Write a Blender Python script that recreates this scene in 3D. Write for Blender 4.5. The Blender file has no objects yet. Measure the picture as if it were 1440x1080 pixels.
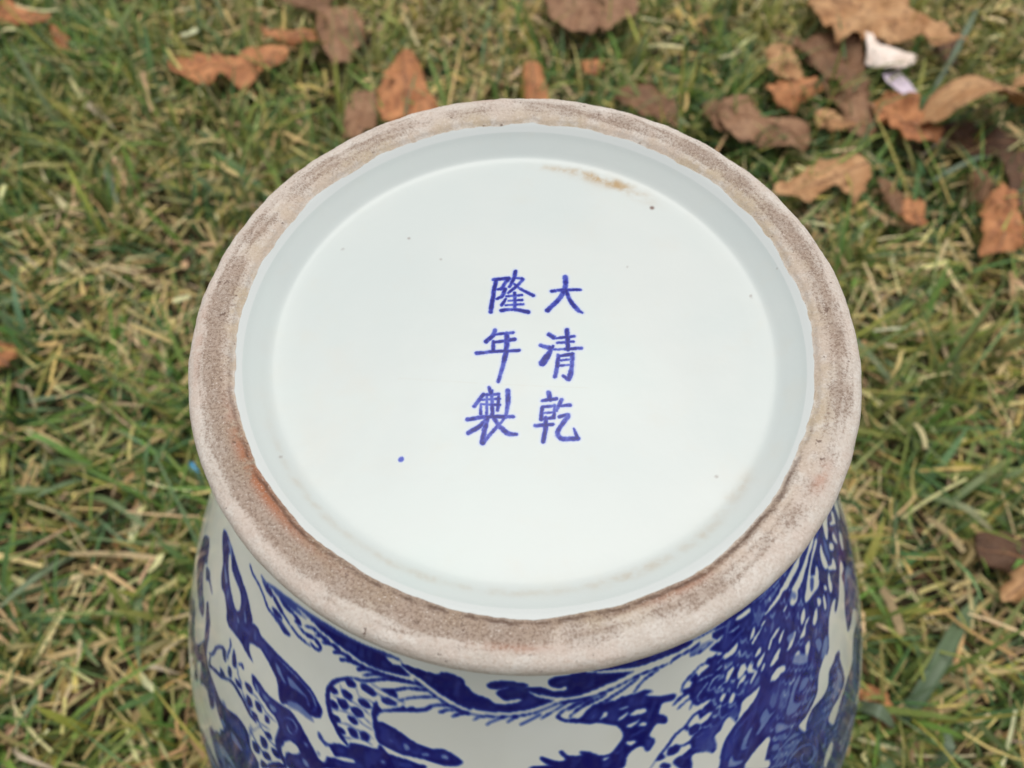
import bpy, bmesh, math, random
import numpy as np
from mathutils import Vector, Matrix
from mathutils.geometry import delaunay_2d_cdt

random.seed(7)
rng = np.random.default_rng(11)
scene = bpy.context.scene
COL = scene.collection

# ------------------------------------------------------------------ camera
H = 0.345                                   # height of the upturned foot above the soil
cam_data = bpy.data.cameras.new('camera')
cam = bpy.data.objects.new('camera', cam_data)
COL.objects.link(cam)
cam.location = (-0.0026, -0.0917, H + 0.1343)
cam.rotation_euler = (math.pi / 2 - 1.05003, 0, 0)
cam_data.sensor_width = 36
cam_data.lens = 27.05
cam_data.clip_start = 0.01
cam_data.clip_end = 400
cam_data.dof.use_dof = True
cam_data.dof.focus_distance = 0.162
cam_data.dof.aperture_fstop = 15
scene.camera = cam

# ------------------------------------------------------------------ light: overcast day
SUN_EL, SUN_AZ = math.radians(80), math.radians(20)      # azimuth measured from +Y towards +X
world = bpy.data.worlds.new('World')
scene.world = world
world.use_nodes = True
wn = world.node_tree.nodes
wl = world.node_tree.links
bg = wn['Background']
sky = wn.new('ShaderNodeTexSky')
sky.sky_type = 'NISHITA'
sky.sun_disc = False
sky.sun_elevation = SUN_EL
sky.sun_rotation = SUN_AZ
sky.air_density = 1.0
sky.dust_density = 1.5
hs_ = wn.new('ShaderNodeHueSaturation')
hs_.inputs['Saturation'].default_value = 0.20
wl.new(sky.outputs[0], hs_.inputs['Color'])
wl.new(hs_.outputs[0], bg.inputs[0])
bg.inputs[1].default_value = 0.10
sun_d = bpy.data.lights.new('sun', 'SUN')
sun_d.energy = 1.5
sun_d.angle = math.radians(45)
sun_d.color = (1.0, 0.955, 0.88)
sun = bpy.data.objects.new('sun', sun_d)
COL.objects.link(sun)
sdir = Vector((math.cos(SUN_EL) * math.sin(SUN_AZ), math.cos(SUN_EL) * math.cos(SUN_AZ), math.sin(SUN_EL)))
sun.rotation_euler = sdir.to_track_quat('Z', 'Y').to_euler()
sun.location = (0, 2, 3)
scene.view_settings.view_transform = 'Standard'
scene.view_settings.look = 'None'
scene.view_settings.gamma = 1
scene.view_settings.exposure = 0.58

# ------------------------------------------------------------------ helpers
def tag(o, label=None, cat=None, group=None, kind=None):
    if label: o['label'] = label
    if cat: o['category'] = cat
    if group: o['group'] = group
    if kind: o['kind'] = kind
    return o

def empty(name, loc, parent=None):
    o = bpy.data.objects.new(name, None)
    COL.objects.link(o)
    o.location = loc
    o.empty_display_size = 0.02
    o.parent = parent
    return o

def mesh_obj(name, verts, faces, mat, parent=None, smooth=True, attrs=None):
    """faces: int array (n,3) or (n,4) or a python list"""
    me = bpy.data.meshes.new(name)
    verts = np.asarray(verts, dtype=np.float32)
    if isinstance(faces, np.ndarray):
        n, k = faces.shape
        me.vertices.add(len(verts))
        me.vertices.foreach_set('co', verts.ravel())
        me.loops.add(n * k)
        me.loops.foreach_set('vertex_index', faces.astype(np.int32).ravel())
        me.polygons.add(n)
        me.polygons.foreach_set('loop_start', np.arange(0, n * k, k, dtype=np.int32))
        me.update(calc_edges=True)
    else:
        me.from_pydata([tuple(map(float, v)) for v in verts], [], faces)
    if smooth:
        me.polygons.foreach_set('use_smooth', np.ones(len(me.polygons), dtype=bool))
    for nm, arr in (attrs or {}).items():
        arr = np.asarray(arr, dtype=np.float32)
        if arr.ndim == 1:
            a = me.attributes.new(nm, 'FLOAT', 'POINT')
            a.data.foreach_set('value', arr)
        else:
            a = me.attributes.new(nm, 'FLOAT_COLOR', 'POINT')
            if arr.shape[1] == 3:
                arr = np.concatenate([arr, np.ones((len(arr), 1), np.float32)], 1)
            a.data.foreach_set('color', arr.ravel())
    me.validate()
    me.update()
    me.materials.append(mat)
    o = bpy.data.objects.new(name, me)
    COL.objects.link(o)
    o.parent = parent
    return o

def pchip(x, y, xs):
    x = np.array(x, float); y = np.array(y, float); h = np.diff(x); d = np.diff(y) / h
    m = np.zeros(len(x))
    for i in range(1, len(x) - 1):
        if d[i - 1] * d[i] > 0:
            w1 = 2 * h[i] + h[i - 1]; w2 = h[i] + 2 * h[i - 1]
            m[i] = (w1 + w2) / (w1 / d[i - 1] + w2 / d[i])
    m[0] = d[0]; m[-1] = d[-1]
    k = np.clip(np.searchsorted(x, xs) - 1, 0, len(x) - 2); t = (xs - x[k]) / h[k]
    return (2*t**3-3*t**2+1)*y[k] + (t**3-2*t**2+t)*h[k]*m[k] + (-2*t**3+3*t**2)*y[k+1] + (t**3-t**2)*h[k]*m[k+1]

_tab = np.random.default_rng(5).random((256, 256))
def vnoise(x, y):
    """value noise 0..1"""
    xi = np.floor(x).astype(int); yi = np.floor(y).astype(int)
    fx = x - xi; fy = y - yi
    fx = fx*fx*(3-2*fx); fy = fy*fy*(3-2*fy)
    g = lambda a, b: _tab[a % 256, b % 256]
    return (g(xi, yi)*(1-fx) + g(xi+1, yi)*fx)*(1-fy) + (g(xi, yi+1)*(1-fx) + g(xi+1, yi+1)*fx)*fy

def fbm(x, y, o=4):
    s = 0; a = .5; n = 0
    for i in range(o):
        s = s + a*vnoise(x*2**i + 17.3*i, y*2**i + 9.1*i); n += a; a *= .5
    return s / n

def smooth01(x, a, b):
    t = np.clip((x-a)/(b-a), 0, 1)
    return t*t*(3-2*t)

def srgb(r, g, b):
    f = lambda c: ((c/255+.055)/1.055)**2.4 if c/255 > .04045 else c/255/12.92
    return (f(r), f(g), f(b), 1)

class NT:
    """tiny node-tree builder"""
    def __init__(self, name):
        self.m = bpy.data.materials.new(name); self.m.use_nodes = True
        self.t = self.m.node_tree; self.n = self.t.nodes; self.l = self.t.links
        self.b = self.n['Principled BSDF']; self.out = self.n['Material Output']
    def new(self, kind, **kw):
        nd = self.n.new('ShaderNode' + kind)
        for k, v in kw.items(): setattr(nd, k, v)
        return nd
    def link(self, a, b): self.l.new(a, b)
    def setin(self, nd, key, v):
        if isinstance(v, bpy.types.NodeSocket): self.l.new(v, nd.inputs[key])
        else: nd.inputs[key].default_value = v
    def attr(self, name, out='Fac'):
        a = self.new('Attribute'); a.attribute_name = name; return a.outputs[out]
    def obj(self):
        return self.new('TexCoord').outputs['Object']
    def noise(self, scale, detail=4, rough=.55, vec=None, dist=0):
        nd = self.new('TexNoise'); nd.inputs['Scale'].default_value = scale
        nd.inputs['Detail'].default_value = detail; nd.inputs['Roughness'].default_value = rough
        nd.inputs['Distortion'].default_value = dist
        if vec is not None: self.l.new(vec, nd.inputs['Vector'])
        return nd.outputs[0]
    def math(self, op, a, b=None, c=None, clamp=False):
        nd = self.new('Math', operation=op); nd.use_clamp = clamp
        self.setin(nd, 0, a)
        if b is not None: self.setin(nd, 1, b)
        if c is not None: self.setin(nd, 2, c)
        return nd.outputs[0]
    def ramp(self, fac, stops):
        nd = self.new('ValToRGB'); e = nd.color_ramp.elements
        while len(e) < len(stops): e.new(.5)
        for el, (p, c) in zip(e, stops):
            el.position = p; el.color = c if len(c) == 4 else (*c, 1)
        self.l.new(fac, nd.inputs[0])
        return nd.outputs[0]
    def rng(self, v, a, b, lo=0., hi=1.):
        nd = self.new('MapRange'); nd.interpolation_type = 'SMOOTHSTEP'
        self.setin(nd, 0, v); self.setin(nd, 1, a); self.setin(nd, 2, b); self.setin(nd, 3, lo); self.setin(nd, 4, hi)
        return nd.outputs[0]
    def mix(self, fac, a, b, blend='MIX'):
        nd = self.new('Mix'); nd.data_type = 'RGBA'; nd.blend_type = blend
        self.setin(nd, 0, fac); self.setin(nd, 6, a); self.setin(nd, 7, b)
        return nd.outputs[2]
    def bump(self, h, strength, dist):
        nd = self.new('Bump'); nd.inputs['Strength'].default_value = strength; nd.inputs['Distance'].default_value = dist
        self.l.new(h, nd.inputs['Height']); return nd.outputs[0]

# ------------------------------------------------------------------ traced ornament, mark and outlines
# PAINT: cobalt ornament in surface coordinates (angle from the front in mrad, distance below the foot in 0.1 mm)
PAINT = [
(100, "-1474,1080 -1449,1007 -1420,959 -1395,956 -1372,968 -1358,979 -1352,991 -1361,1005 -1372,1022 -1370,1037 -1362,1052 -1350,1065 -1334,1075 -1309,1079 -1282,1084 -1258,1096 -1242,1111 -1244,1130 -1256,1147 -1276,1149 -1301,1153 -1324,1174 -1349,1195 -1374,1198 -1400,1197 -1425,1203 -1446,1204 -1457,1184 -1462,1152 -1473,1122"),
(100, "-1347,1008 -1339,987 -1322,967 -1308,963 -1289,961 -1260,957 -1238,956 -1242,960 -1257,965 -1275,970 -1293,977 -1303,997 -1313,1016 -1333,1016"),
(66, "-1433,1562 -1395,1408 -1365,1337 -1333,1310 -1306,1305 -1287,1298 -1282,1317 -1316,1452 -1389,1730 -1321,1386 -1405,1618 -1425,1604"),
(100, "-1250,1041 -1248,1027 -1240,1018 -1231,1020 -1218,1027 -1197,1033 -1182,1045 -1189,1074 -1204,1098 -1217,1090 -1229,1071 -1242,1055"),
(100, "-1373,799 -1365,787 -1346,771 -1314,754 -1277,740 -1243,732 -1210,727 -1182,722 -1154,718 -1121,716 -1089,716 -1067,720 -1047,728 -1021,736 -1010,757 -1047,817 -1095,882 -1119,885 -1137,866 -1160,856 -1182,850 -1198,856 -1213,864 -1231,859 -1248,848 -1258,835 -1269,822 -1292,817 -1317,815 -1336,813 -1351,811 -1366,807"),
(0, "-1277,766 -1265,759 -1246,756 -1232,760 -1218,764 -1200,761 -1181,757 -1156,751 -1133,747 -1116,750 -1103,757 -1093,770 -1088,783 -1090,795 -1097,803 -1113,806 -1132,806 -1150,804 -1169,802 -1187,799 -1205,796 -1226,790 -1246,783 -1265,773"),
(38, "-1323,768 -1307,756 -1280,744 -1257,746 -1242,751 -1250,755 -1268,758 -1299,764"),
(38, "-1268,806 -1255,805 -1236,805 -1215,809 -1200,813 -1200,821 -1209,828 -1229,824 -1251,818 -1264,812"),
(38, "-1072,761 -1069,757 -1058,759 -1044,766 -1033,775 -1035,782 -1044,785 -1059,773"),
(38, "-1087,812 -1085,807 -1078,804 -1067,807 -1059,812 -1062,818 -1070,823 -1080,818"),
(100, "-1157,653 -1146,653 -1131,653 -1117,653 -1104,650 -1091,646 -1078,644 -1065,642 -1051,642 -1036,642 -1022,643 -1007,646 -992,647 -978,647 -964,645 -951,643 -937,641 -923,639 -913,637 -912,635 -921,635 -935,636 -948,637 -961,639 -974,640 -988,641 -1002,639 -1017,637 -1032,635 -1047,635 -1061,636 -1075,637 -1088,640 -1100,643 -1113,646 -1128,648 -1143,648 -1155,650"),
(100, "-1086,616 -1073,613 -1055,609 -1035,605 -1015,602 -993,600 -973,599 -955,599 -938,599 -922,600 -904,601 -886,600 -875,600 -873,598 -885,597 -902,596 -919,595 -936,594 -953,594 -971,594 -991,595 -1012,597 -1032,599 -1052,603 -1072,609 -1085,614"),
(100, "-1070,617 -1060,613 -1038,608 -1020,603 -1005,601 -995,604 -993,608 -1002,612 -1019,616 -1048,618"),
(100, "-974,628 -964,622 -949,616 -937,613 -925,611 -915,612 -910,615 -918,618 -932,622 -945,627 -958,630 -970,630"),
(100, "-969,580 -956,580 -937,578 -920,577 -906,574 -893,570 -881,568 -868,569 -856,571 -847,572 -845,570 -853,567 -865,564 -878,563 -891,564 -904,567 -917,570 -934,572 -953,574 -968,578"),
(66, "-1039,600 -1013,592 -976,580 -941,568 -908,557 -877,548 -851,540 -831,534 -816,529 -806,524 -805,519 -815,520 -830,524 -849,528 -875,536 -906,545 -938,555 -973,567 -1010,581 -1038,595"),
(100, "-1467,1065 -1460,1084 -1447,1105 -1433,1120 -1421,1135 -1411,1155 -1399,1171 -1385,1181 -1370,1186 -1353,1188 -1333,1183 -1313,1177 -1297,1174 -1281,1167 -1266,1154 -1254,1143 -1242,1111 -1245,1098 -1251,1085 -1262,1077 -1277,1076 -1295,1077 -1312,1075 -1327,1070 -1340,1062 -1353,1051 -1364,1037 -1374,1018 -1386,1004 -1405,1000 -1430,1008 -1450,1021"),
(100, "-1338,996 -1333,1009 -1317,1003 -1299,983 -1293,968 -1298,956 -1314,959 -1332,979"),
(66, "-1409,1484 -1437,1638 -1397,1532 -1372,1488 -1362,1507 -1358,1549 -1324,1462 -1301,1382 -1290,1309 -1298,1284 -1308,1268 -1324,1269 -1342,1279 -1374,1355"),
(100, "-1319,1445 -1333,1533 -1331,1583 -1317,1585 -1297,1568 -1276,1546 -1258,1535 -1244,1540 -1226,1530 -1207,1499 -1192,1440 -1190,1397 -1198,1369 -1211,1359 -1226,1357 -1242,1361 -1257,1360 -1267,1348 -1281,1346 -1298,1371"),
(100, "-1210,1267 -1212,1304 -1204,1323 -1191,1328 -1179,1337 -1167,1348 -1154,1358 -1138,1365 -1118,1353 -1098,1326 -1085,1281 -1087,1251 -1098,1232 -1111,1223 -1123,1213 -1135,1201 -1146,1191 -1159,1184 -1176,1191 -1194,1216"),
(100, "-1074,1275 -1072,1311 -1060,1332 -1045,1329 -1038,1307 -1040,1271 -1052,1251 -1067,1255"),
(100, "-1348,1556 -1314,1403 -1283,1322 -1272,1344 -1261,1378 -1243,1361 -1223,1316 -1200,1235 -1186,1165 -1195,1128 -1206,1102 -1197,1069 -1184,1051 -1175,1069 -1166,1102 -1159,1140 -1151,1175 -1132,1190 -1111,1196 -1093,1196 -1074,1192 -1054,1193 -1035,1193 -1015,1189 -998,1181 -984,1169 -969,1153 -947,1126 -925,1102 -903,1091 -883,1088 -869,1093 -858,1105 -851,1125 -843,1143 -830,1147 -816,1150 -800,1162 -797,1191 -831,1277 -877,1380 -906,1393 -929,1378 -950,1391 -967,1399 -979,1374 -983,1341 -972,1318 -964,1299 -980,1290 -1002,1285 -1018,1272 -1033,1260 -1048,1249 -1057,1251 -1050,1288 -1044,1335 -1050,1353 -1062,1355 -1078,1336 -1095,1314 -1111,1305 -1124,1308 -1127,1337 -1130,1374 -1140,1411 -1150,1429 -1151,1388 -1154,1341 -1167,1317 -1180,1314 -1189,1351 -1192,1404 -1179,1435 -1169,1469 -1183,1529 -1201,1575 -1212,1553 -1225,1520 -1249,1532 -1279,1553 -1319,1566"),
(0, "-1199,1401 -1189,1349 -1176,1312 -1166,1317 -1158,1343 -1154,1386 -1155,1431 -1164,1452 -1176,1452 -1190,1434"),
(38, "-936,1227 -924,1216 -908,1209 -892,1208 -878,1209 -870,1216 -869,1226 -879,1235 -894,1245 -909,1253 -922,1254 -933,1242"),
(66, "-966,1201 -947,1162 -919,1125 -900,1112 -884,1114 -870,1125 -864,1142 -871,1156 -886,1171 -905,1183 -926,1194 -951,1205"),
(38, "-989,1259 -976,1253 -963,1255 -960,1269 -962,1284 -975,1289 -988,1288 -992,1274"),
(38, "-1007,1165 -998,1154 -987,1147 -981,1152 -980,1163 -988,1174 -998,1181 -1005,1175"),
(100, "-1139,1153 -1131,1138 -1120,1116 -1110,1087 -1107,1065 -1106,1048 -1104,1034 -1100,1021 -1094,1007 -1088,996 -1082,990 -1076,986 -1071,986 -1064,991 -1057,999 -1052,1005 -1048,998 -1050,986 -1055,972 -1061,963 -1069,964 -1078,970 -1087,980 -1098,998 -1108,1021 -1116,1046 -1119,1068 -1120,1086 -1121,1100 -1125,1110 -1133,1130 -1139,1147"),
(100, "-1128,1136 -1126,1152 -1124,1174 -1119,1187 -1108,1178 -1095,1157 -1082,1140 -1070,1126 -1057,1112 -1041,1093 -1026,1069 -1011,1044 -997,1027 -985,1019 -973,1014 -960,1011 -947,1009 -934,1008 -920,1007 -907,1009 -893,1013 -880,1013 -867,1010 -856,1006 -848,1003 -847,998 -854,998 -864,999 -875,999 -886,995 -900,993 -914,991 -928,990 -941,990 -954,992 -967,995 -980,1000 -994,1009 -1010,1029 -1025,1054 -1039,1074 -1051,1088 -1064,1102 -1077,1115 -1090,1134 -1101,1149 -1109,1159 -1116,1153 -1120,1137 -1123,1126"),
(100, "-1069,904 -1066,908 -1061,912 -1056,918 -1054,930 -1052,947 -1051,961 -1048,971 -1045,976 -1042,978 -1041,975 -1041,968 -1043,962 -1045,952 -1046,939 -1048,923 -1051,910 -1056,903 -1062,901 -1067,900"),
(100, "-1078,983 -1068,974 -1056,972 -1048,985 -1045,1000 -1054,1007 -1065,1006 -1074,996"),
(100, "-1034,903 -1025,904 -1013,911 -1001,923 -994,938 -1002,951 -1013,956 -1022,946 -1029,931 -1033,914"),
(100, "-1028,991 -1021,980 -1011,975 -1003,985 -999,1000 -1005,1014 -1014,1021 -1023,1009"),
(100, "-991,920 -986,913 -982,904 -979,900 -977,901 -974,905 -969,904 -967,901 -967,894 -972,890 -977,889 -985,899 -991,912 -993,919"),
(100, "-1060,1064 -1049,1052 -1035,1046 -1025,1046 -1021,1052 -1030,1073 -1043,1090 -1054,1080"),
(100, "-982,976 -967,965 -950,958 -944,963 -944,971 -954,981 -967,988 -978,984"),
(100, "-939,927 -925,914 -909,907 -900,915 -899,927 -911,935 -925,939 -936,936"),
(100, "-916,960 -907,950 -894,947 -884,954 -880,966 -888,977 -899,983 -910,973"),
(100, "-879,931 -870,921 -856,917 -845,923 -840,933 -848,943 -860,950 -872,942"),
(100, "-877,984 -867,974 -854,968 -845,974 -842,985 -852,994 -865,1000 -874,993"),
(100, "-827,929 -821,922 -811,919 -805,926 -803,934 -809,943 -818,948 -824,940"),
(100, "-808,988 -800,976 -789,967 -781,971 -777,980 -785,990 -796,999 -804,996"),
(100, "-820,1029 -809,1017 -796,1012 -787,1023 -784,1038 -791,1053 -803,1061 -814,1048"),
(100, "-842,1100 -833,1088 -820,1083 -810,1092 -806,1106 -814,1120 -827,1129 -837,1117"),
(100, "-798,1084 -788,1066 -775,1053 -766,1058 -762,1070 -771,1085 -783,1098 -793,1095"),
(100, "-771,1017 -760,1006 -745,1000 -737,1007 -733,1018 -742,1028 -755,1035 -766,1028"),
(100, "-795,1127 -786,1118 -774,1114 -768,1116 -766,1124 -776,1145 -787,1162 -794,1148"),
(100, "-765,1099 -750,1066 -732,1037 -713,1025 -706,1031 -732,1074 -762,1120 -769,1120"),
(66, "-993,929 -989,937 -981,947 -973,953 -963,956 -953,954 -946,952 -945,949 -951,947 -960,948 -969,947 -978,940 -985,931 -992,927"),
(66, "-945,972 -938,976 -928,982 -917,985 -907,988 -896,989 -885,990 -872,991 -858,992 -843,988 -825,978 -806,964 -794,954 -793,953 -806,960 -824,971 -841,981 -856,984 -869,984 -882,983 -894,982 -904,981 -914,978 -925,975 -936,971 -944,970"),
(66, "-908,927 -898,923 -885,917 -871,913 -857,913 -842,916 -827,917 -810,914 -792,908 -780,904 -779,902 -791,904 -808,908 -825,911 -840,910 -854,907 -869,907 -883,911 -897,918 -907,924"),
(66, "-841,991 -835,993 -826,993 -815,994 -805,997 -795,1000 -782,1000 -765,996 -746,989 -733,984 -733,981 -745,984 -763,989 -780,994 -792,993 -803,990 -813,987 -823,986 -833,987 -840,988"),
(66, "-868,1043 -863,1054 -856,1066 -847,1077 -834,1081 -819,1083 -806,1084 -796,1088 -786,1090 -779,1091 -778,1089 -784,1084 -793,1080 -804,1077 -816,1074 -831,1073 -844,1069 -853,1059 -861,1048 -866,1040"),
(66, "-857,1104 -854,1089 -852,1070 -849,1050 -842,1027 -833,1002 -828,985 -829,984 -836,1002 -845,1027 -852,1052 -856,1073 -858,1093 -859,1106"),
(38, "-866,1047 -858,1042 -852,1046 -852,1065 -856,1085 -862,1087 -867,1081 -868,1064"),
(100, "-1096,870 -1055,799 -1005,738 -980,729 -964,734 -953,732 -938,727 -901,717 -861,709 -834,703 -810,699 -785,695 -760,693 -734,692 -711,694 -692,700 -675,708 -661,714 -651,721 -647,734 -649,746 -659,756 -673,764 -691,769 -711,773 -730,777 -748,783 -760,793 -769,804 -779,818 -788,826 -799,821 -809,809 -815,797 -823,786 -832,778 -845,772 -865,768 -887,764 -909,762 -929,762 -942,766 -952,773 -963,780 -973,788 -982,793 -987,801 -985,810 -978,819 -966,825 -953,829 -943,830 -939,831 -949,834 -964,838 -977,841 -990,842 -1003,842 -1018,844 -1039,852 -1060,861 -1087,877"),
(66, "-1048,809 -1038,793 -1021,778 -1006,777 -997,782 -1003,788 -1016,795 -1035,805"),
(38, "-865,739 -857,735 -845,735 -836,739 -825,745 -809,749 -797,753 -797,758 -803,760 -817,759 -832,758 -843,756 -852,753 -861,745"),
(38, "-805,731 -794,726 -777,723 -761,723 -745,724 -728,723 -714,725 -703,733 -696,739 -694,747 -697,750 -708,747 -721,742 -735,739 -750,739 -764,744 -777,749 -787,747 -796,743 -804,736"),
(38, "-869,723 -852,720 -829,716 -806,713 -784,709 -763,707 -745,706 -728,706 -713,708 -701,711 -690,718 -681,725 -676,732 -677,739 -681,749 -685,756 -683,756 -678,750 -671,739 -669,727 -675,718 -684,710 -696,704 -709,700 -724,698 -741,698 -760,699 -781,701 -802,704 -826,708 -851,715 -868,719"),
(100, "-753,747 -746,746 -736,742 -728,741 -720,741 -712,743 -709,746 -710,747 -714,752 -718,758 -717,759 -712,756 -706,750 -703,741 -708,737 -716,734 -725,733 -735,736 -745,740 -752,744"),
(38, "-773,798 -762,786 -746,776 -730,769 -714,766 -697,765 -680,766 -668,771 -662,777 -672,782 -689,786 -707,789 -726,793 -745,803 -760,812 -770,807"),
(100, "-928,869 -920,863 -906,859 -890,857 -872,857 -856,855 -840,852 -822,846 -805,839 -788,832 -773,826 -760,818 -747,815 -732,816 -716,820 -699,826 -683,835 -666,843 -651,852 -636,861 -622,872 -602,884 -594,901 -622,936 -657,969 -668,957 -674,939 -685,943 -696,953 -706,959 -716,960 -727,952 -736,947 -739,963 -737,982 -729,989 -719,997 -708,1013 -701,1028 -704,1030 -713,1024 -732,1011 -752,996 -763,978 -768,957 -766,932 -765,910 -776,897 -790,891 -802,891 -815,893 -828,893 -842,891 -859,893 -877,894 -893,895 -908,893 -921,882"),
(100, "-719,970 -700,945 -676,929 -658,939 -651,959 -671,993 -698,1019 -714,1001"),
(0, "-737,942 -733,928 -724,913 -712,905 -699,902 -685,904 -676,912 -677,922 -685,934 -695,945 -707,954 -717,960 -727,961 -734,954"),
(38, "-765,875 -761,866 -756,857 -751,850 -745,846 -736,842 -729,841 -721,843 -715,847 -711,852 -712,860 -715,871 -718,876 -722,877 -729,877 -735,874 -739,872 -743,868 -746,865 -748,869 -747,873 -744,879 -740,884 -733,886 -725,887 -717,883 -710,872 -705,858 -704,846 -709,839 -717,834 -725,832 -734,832 -744,837 -753,843 -760,854 -764,866 -767,874"),
(38, "-829,874 -818,865 -802,859 -794,863 -792,870 -799,880 -810,887 -823,883"),
(38, "-907,879 -898,875 -886,875 -875,881 -870,888 -877,892 -889,892 -900,886"),
(38, "-678,868 -669,862 -659,859 -657,868 -659,877 -669,873"),
(38, "-667,925 -659,921 -647,921 -638,927 -634,936 -641,942 -652,944 -662,935"),
(66, "-640,790 -632,793 -621,799 -611,804 -603,809 -600,813 -601,818 -610,817 -621,814 -630,812 -637,807 -640,798"),
(100, "-627,883 -614,877 -599,878 -585,878 -581,885 -604,912 -629,934 -633,911"),
(100, "-911,638 -903,633 -887,626 -872,621 -860,620 -854,622 -855,626 -865,632 -878,638 -898,640"),
(100, "-868,599 -857,600 -840,600 -823,599 -805,596 -785,592 -772,590 -771,588 -784,589 -803,592 -822,595 -839,596 -855,595 -867,597"),
(100, "-838,578 -827,577 -813,577 -798,576 -783,571 -770,566 -758,563 -747,564 -738,566 -732,569 -732,572 -734,574 -737,576 -747,577 -760,577 -770,578 -771,580 -762,581 -749,583 -738,582 -730,578 -725,570 -726,564 -733,560 -743,558 -756,557 -769,560 -782,565 -796,569 -811,572 -826,573 -836,575"),
(100, "-1015,602 -1000,603 -980,604 -960,604 -943,604 -927,604 -911,603 -896,603 -882,603 -867,602 -850,602 -832,602 -814,600 -795,596 -776,591 -764,588 -763,587 -776,590 -794,593 -812,596 -829,597 -848,598 -865,598 -880,599 -894,599 -909,599 -924,599 -940,599 -957,599 -977,599 -998,599 -1014,601"),
(100, "-967,630 -960,621 -947,614 -929,613 -914,614 -917,617 -926,621 -937,626 -950,631 -961,631"),
(66, "-972,644 -946,643 -911,638 -881,634 -859,630 -853,625 -859,621 -874,619 -896,619 -920,622 -943,629 -964,637"),
(100, "-894,631 -888,627 -877,625 -866,622 -857,622 -857,626 -862,630 -879,632"),
(100, "-964,580 -952,581 -935,581 -918,579 -904,576 -892,572 -881,568 -869,567 -857,566 -848,567 -842,568 -838,570 -834,570 -832,568 -834,565 -837,562 -844,559 -854,560 -866,561 -879,563 -891,565 -903,569 -915,572 -931,574 -949,576 -963,577"),
(100, "-849,578 -839,579 -824,579 -811,578 -799,574 -789,570 -780,567 -770,565 -760,564 -752,566 -742,566 -734,569 -731,572 -732,572 -739,576 -746,578 -755,579 -766,579 -774,579 -775,581 -768,582 -757,584 -747,584 -738,581 -730,576 -725,568 -730,565 -738,561 -748,559 -757,559 -768,559 -779,561 -789,565 -799,569 -809,572 -822,573 -837,575 -848,576"),
(100, "-869,578 -859,570 -846,563 -835,563 -830,567 -840,572 -852,576 -864,579"),
(66, "-1027,590 -1006,578 -964,562 -920,546 -873,532 -831,521 -787,510 -735,498 -681,488 -633,480 -581,471 -507,456 -447,450 -429,456 -443,466 -499,476 -573,489 -649,501 -722,515 -778,529 -829,542 -890,560 -948,578 -998,588"),
(100, "-816,533 -801,527 -769,519 -735,511 -696,503 -648,491 -598,480 -551,472 -508,467 -471,462 -444,462 -431,479 -434,496 -458,504 -493,510 -526,512 -561,515 -598,520 -634,524 -664,525 -693,526 -720,527 -749,529 -789,531"),
(100, "-821,561 -809,556 -793,549 -778,543 -764,539 -751,538 -740,534 -740,532 -749,532 -763,533 -778,537 -794,543 -810,551 -821,559"),
(100, "-768,554 -758,550 -746,543 -733,537 -720,534 -707,532 -697,527 -697,526 -706,526 -720,528 -733,532 -747,538 -761,545 -769,552"),
(100, "-733,552 -722,549 -708,542 -693,536 -679,533 -664,531 -653,528 -653,527 -662,525 -677,526 -693,530 -709,536 -724,544 -734,550"),
(100, "-683,551 -675,549 -665,543 -654,538 -638,534 -620,530 -607,526 -607,524 -619,524 -638,527 -654,532 -667,537 -678,543 -684,549"),
(100, "-648,554 -641,552 -631,545 -620,541 -607,537 -592,534 -576,531 -559,528 -542,525 -530,522 -530,520 -542,520 -558,521 -575,524 -591,526 -607,530 -622,534 -634,540 -644,547 -650,552"),
(100, "-581,547 -568,541 -551,531 -534,524 -517,519 -500,517 -487,513 -487,511 -499,511 -517,515 -535,519 -553,527 -571,537 -582,545"),
(100, "-556,549 -544,544 -529,535 -510,526 -483,518 -453,510 -432,505 -431,502 -453,505 -484,512 -511,521 -531,530 -547,539 -557,547"),
(100, "-793,547 -768,544 -733,542 -698,538 -667,535 -636,533 -606,531 -577,528 -550,524 -522,521 -490,516 -457,509 -434,505 -433,503 -456,506 -489,511 -522,517 -549,521 -576,524 -605,527 -634,529 -665,531 -697,534 -732,537 -767,541 -792,546"),
(0, "-878,546 -862,543 -838,541 -816,539 -797,538 -779,537 -761,536 -743,533 -725,532 -705,529 -685,529 -663,528 -640,526 -621,526 -601,525 -581,523 -560,521 -539,519 -515,516 -486,510 -455,503 -434,499 -433,496 -455,499 -486,505 -515,509 -537,512 -558,514 -578,515 -598,517 -618,519 -638,519 -659,520 -681,520 -703,522 -722,523 -740,526 -758,527 -775,528 -793,529 -812,531 -835,534 -860,538 -877,542"),
(100, "-696,521 -670,509 -627,495 -582,486 -538,479 -507,476 -482,474 -459,472 -437,470 -411,475 -394,482 -402,487 -422,492 -446,496 -473,501 -499,505 -526,507 -554,509 -584,511 -613,515 -642,517 -677,521"),
(0, "-494,466 -469,459 -441,456 -430,460 -429,465 -439,471 -454,475 -466,476 -477,474 -490,471"),
(100, "-435,462 -408,459 -369,456 -327,453 -285,448 -249,443 -221,440 -211,448 -205,459 -194,463 -184,472 -175,498 -176,519 -202,518 -235,509 -260,503 -285,499 -312,490 -338,484 -351,481 -364,478 -387,475 -410,470 -429,467"),
(100, "-654,535 -633,534 -604,534 -576,531 -551,528 -527,525 -503,521 -481,517 -459,512 -436,507 -408,502 -380,498 -361,495 -361,493 -380,494 -408,498 -436,502 -459,507 -480,512 -503,516 -526,521 -550,524 -575,527 -603,529 -632,531 -654,534"),
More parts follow.
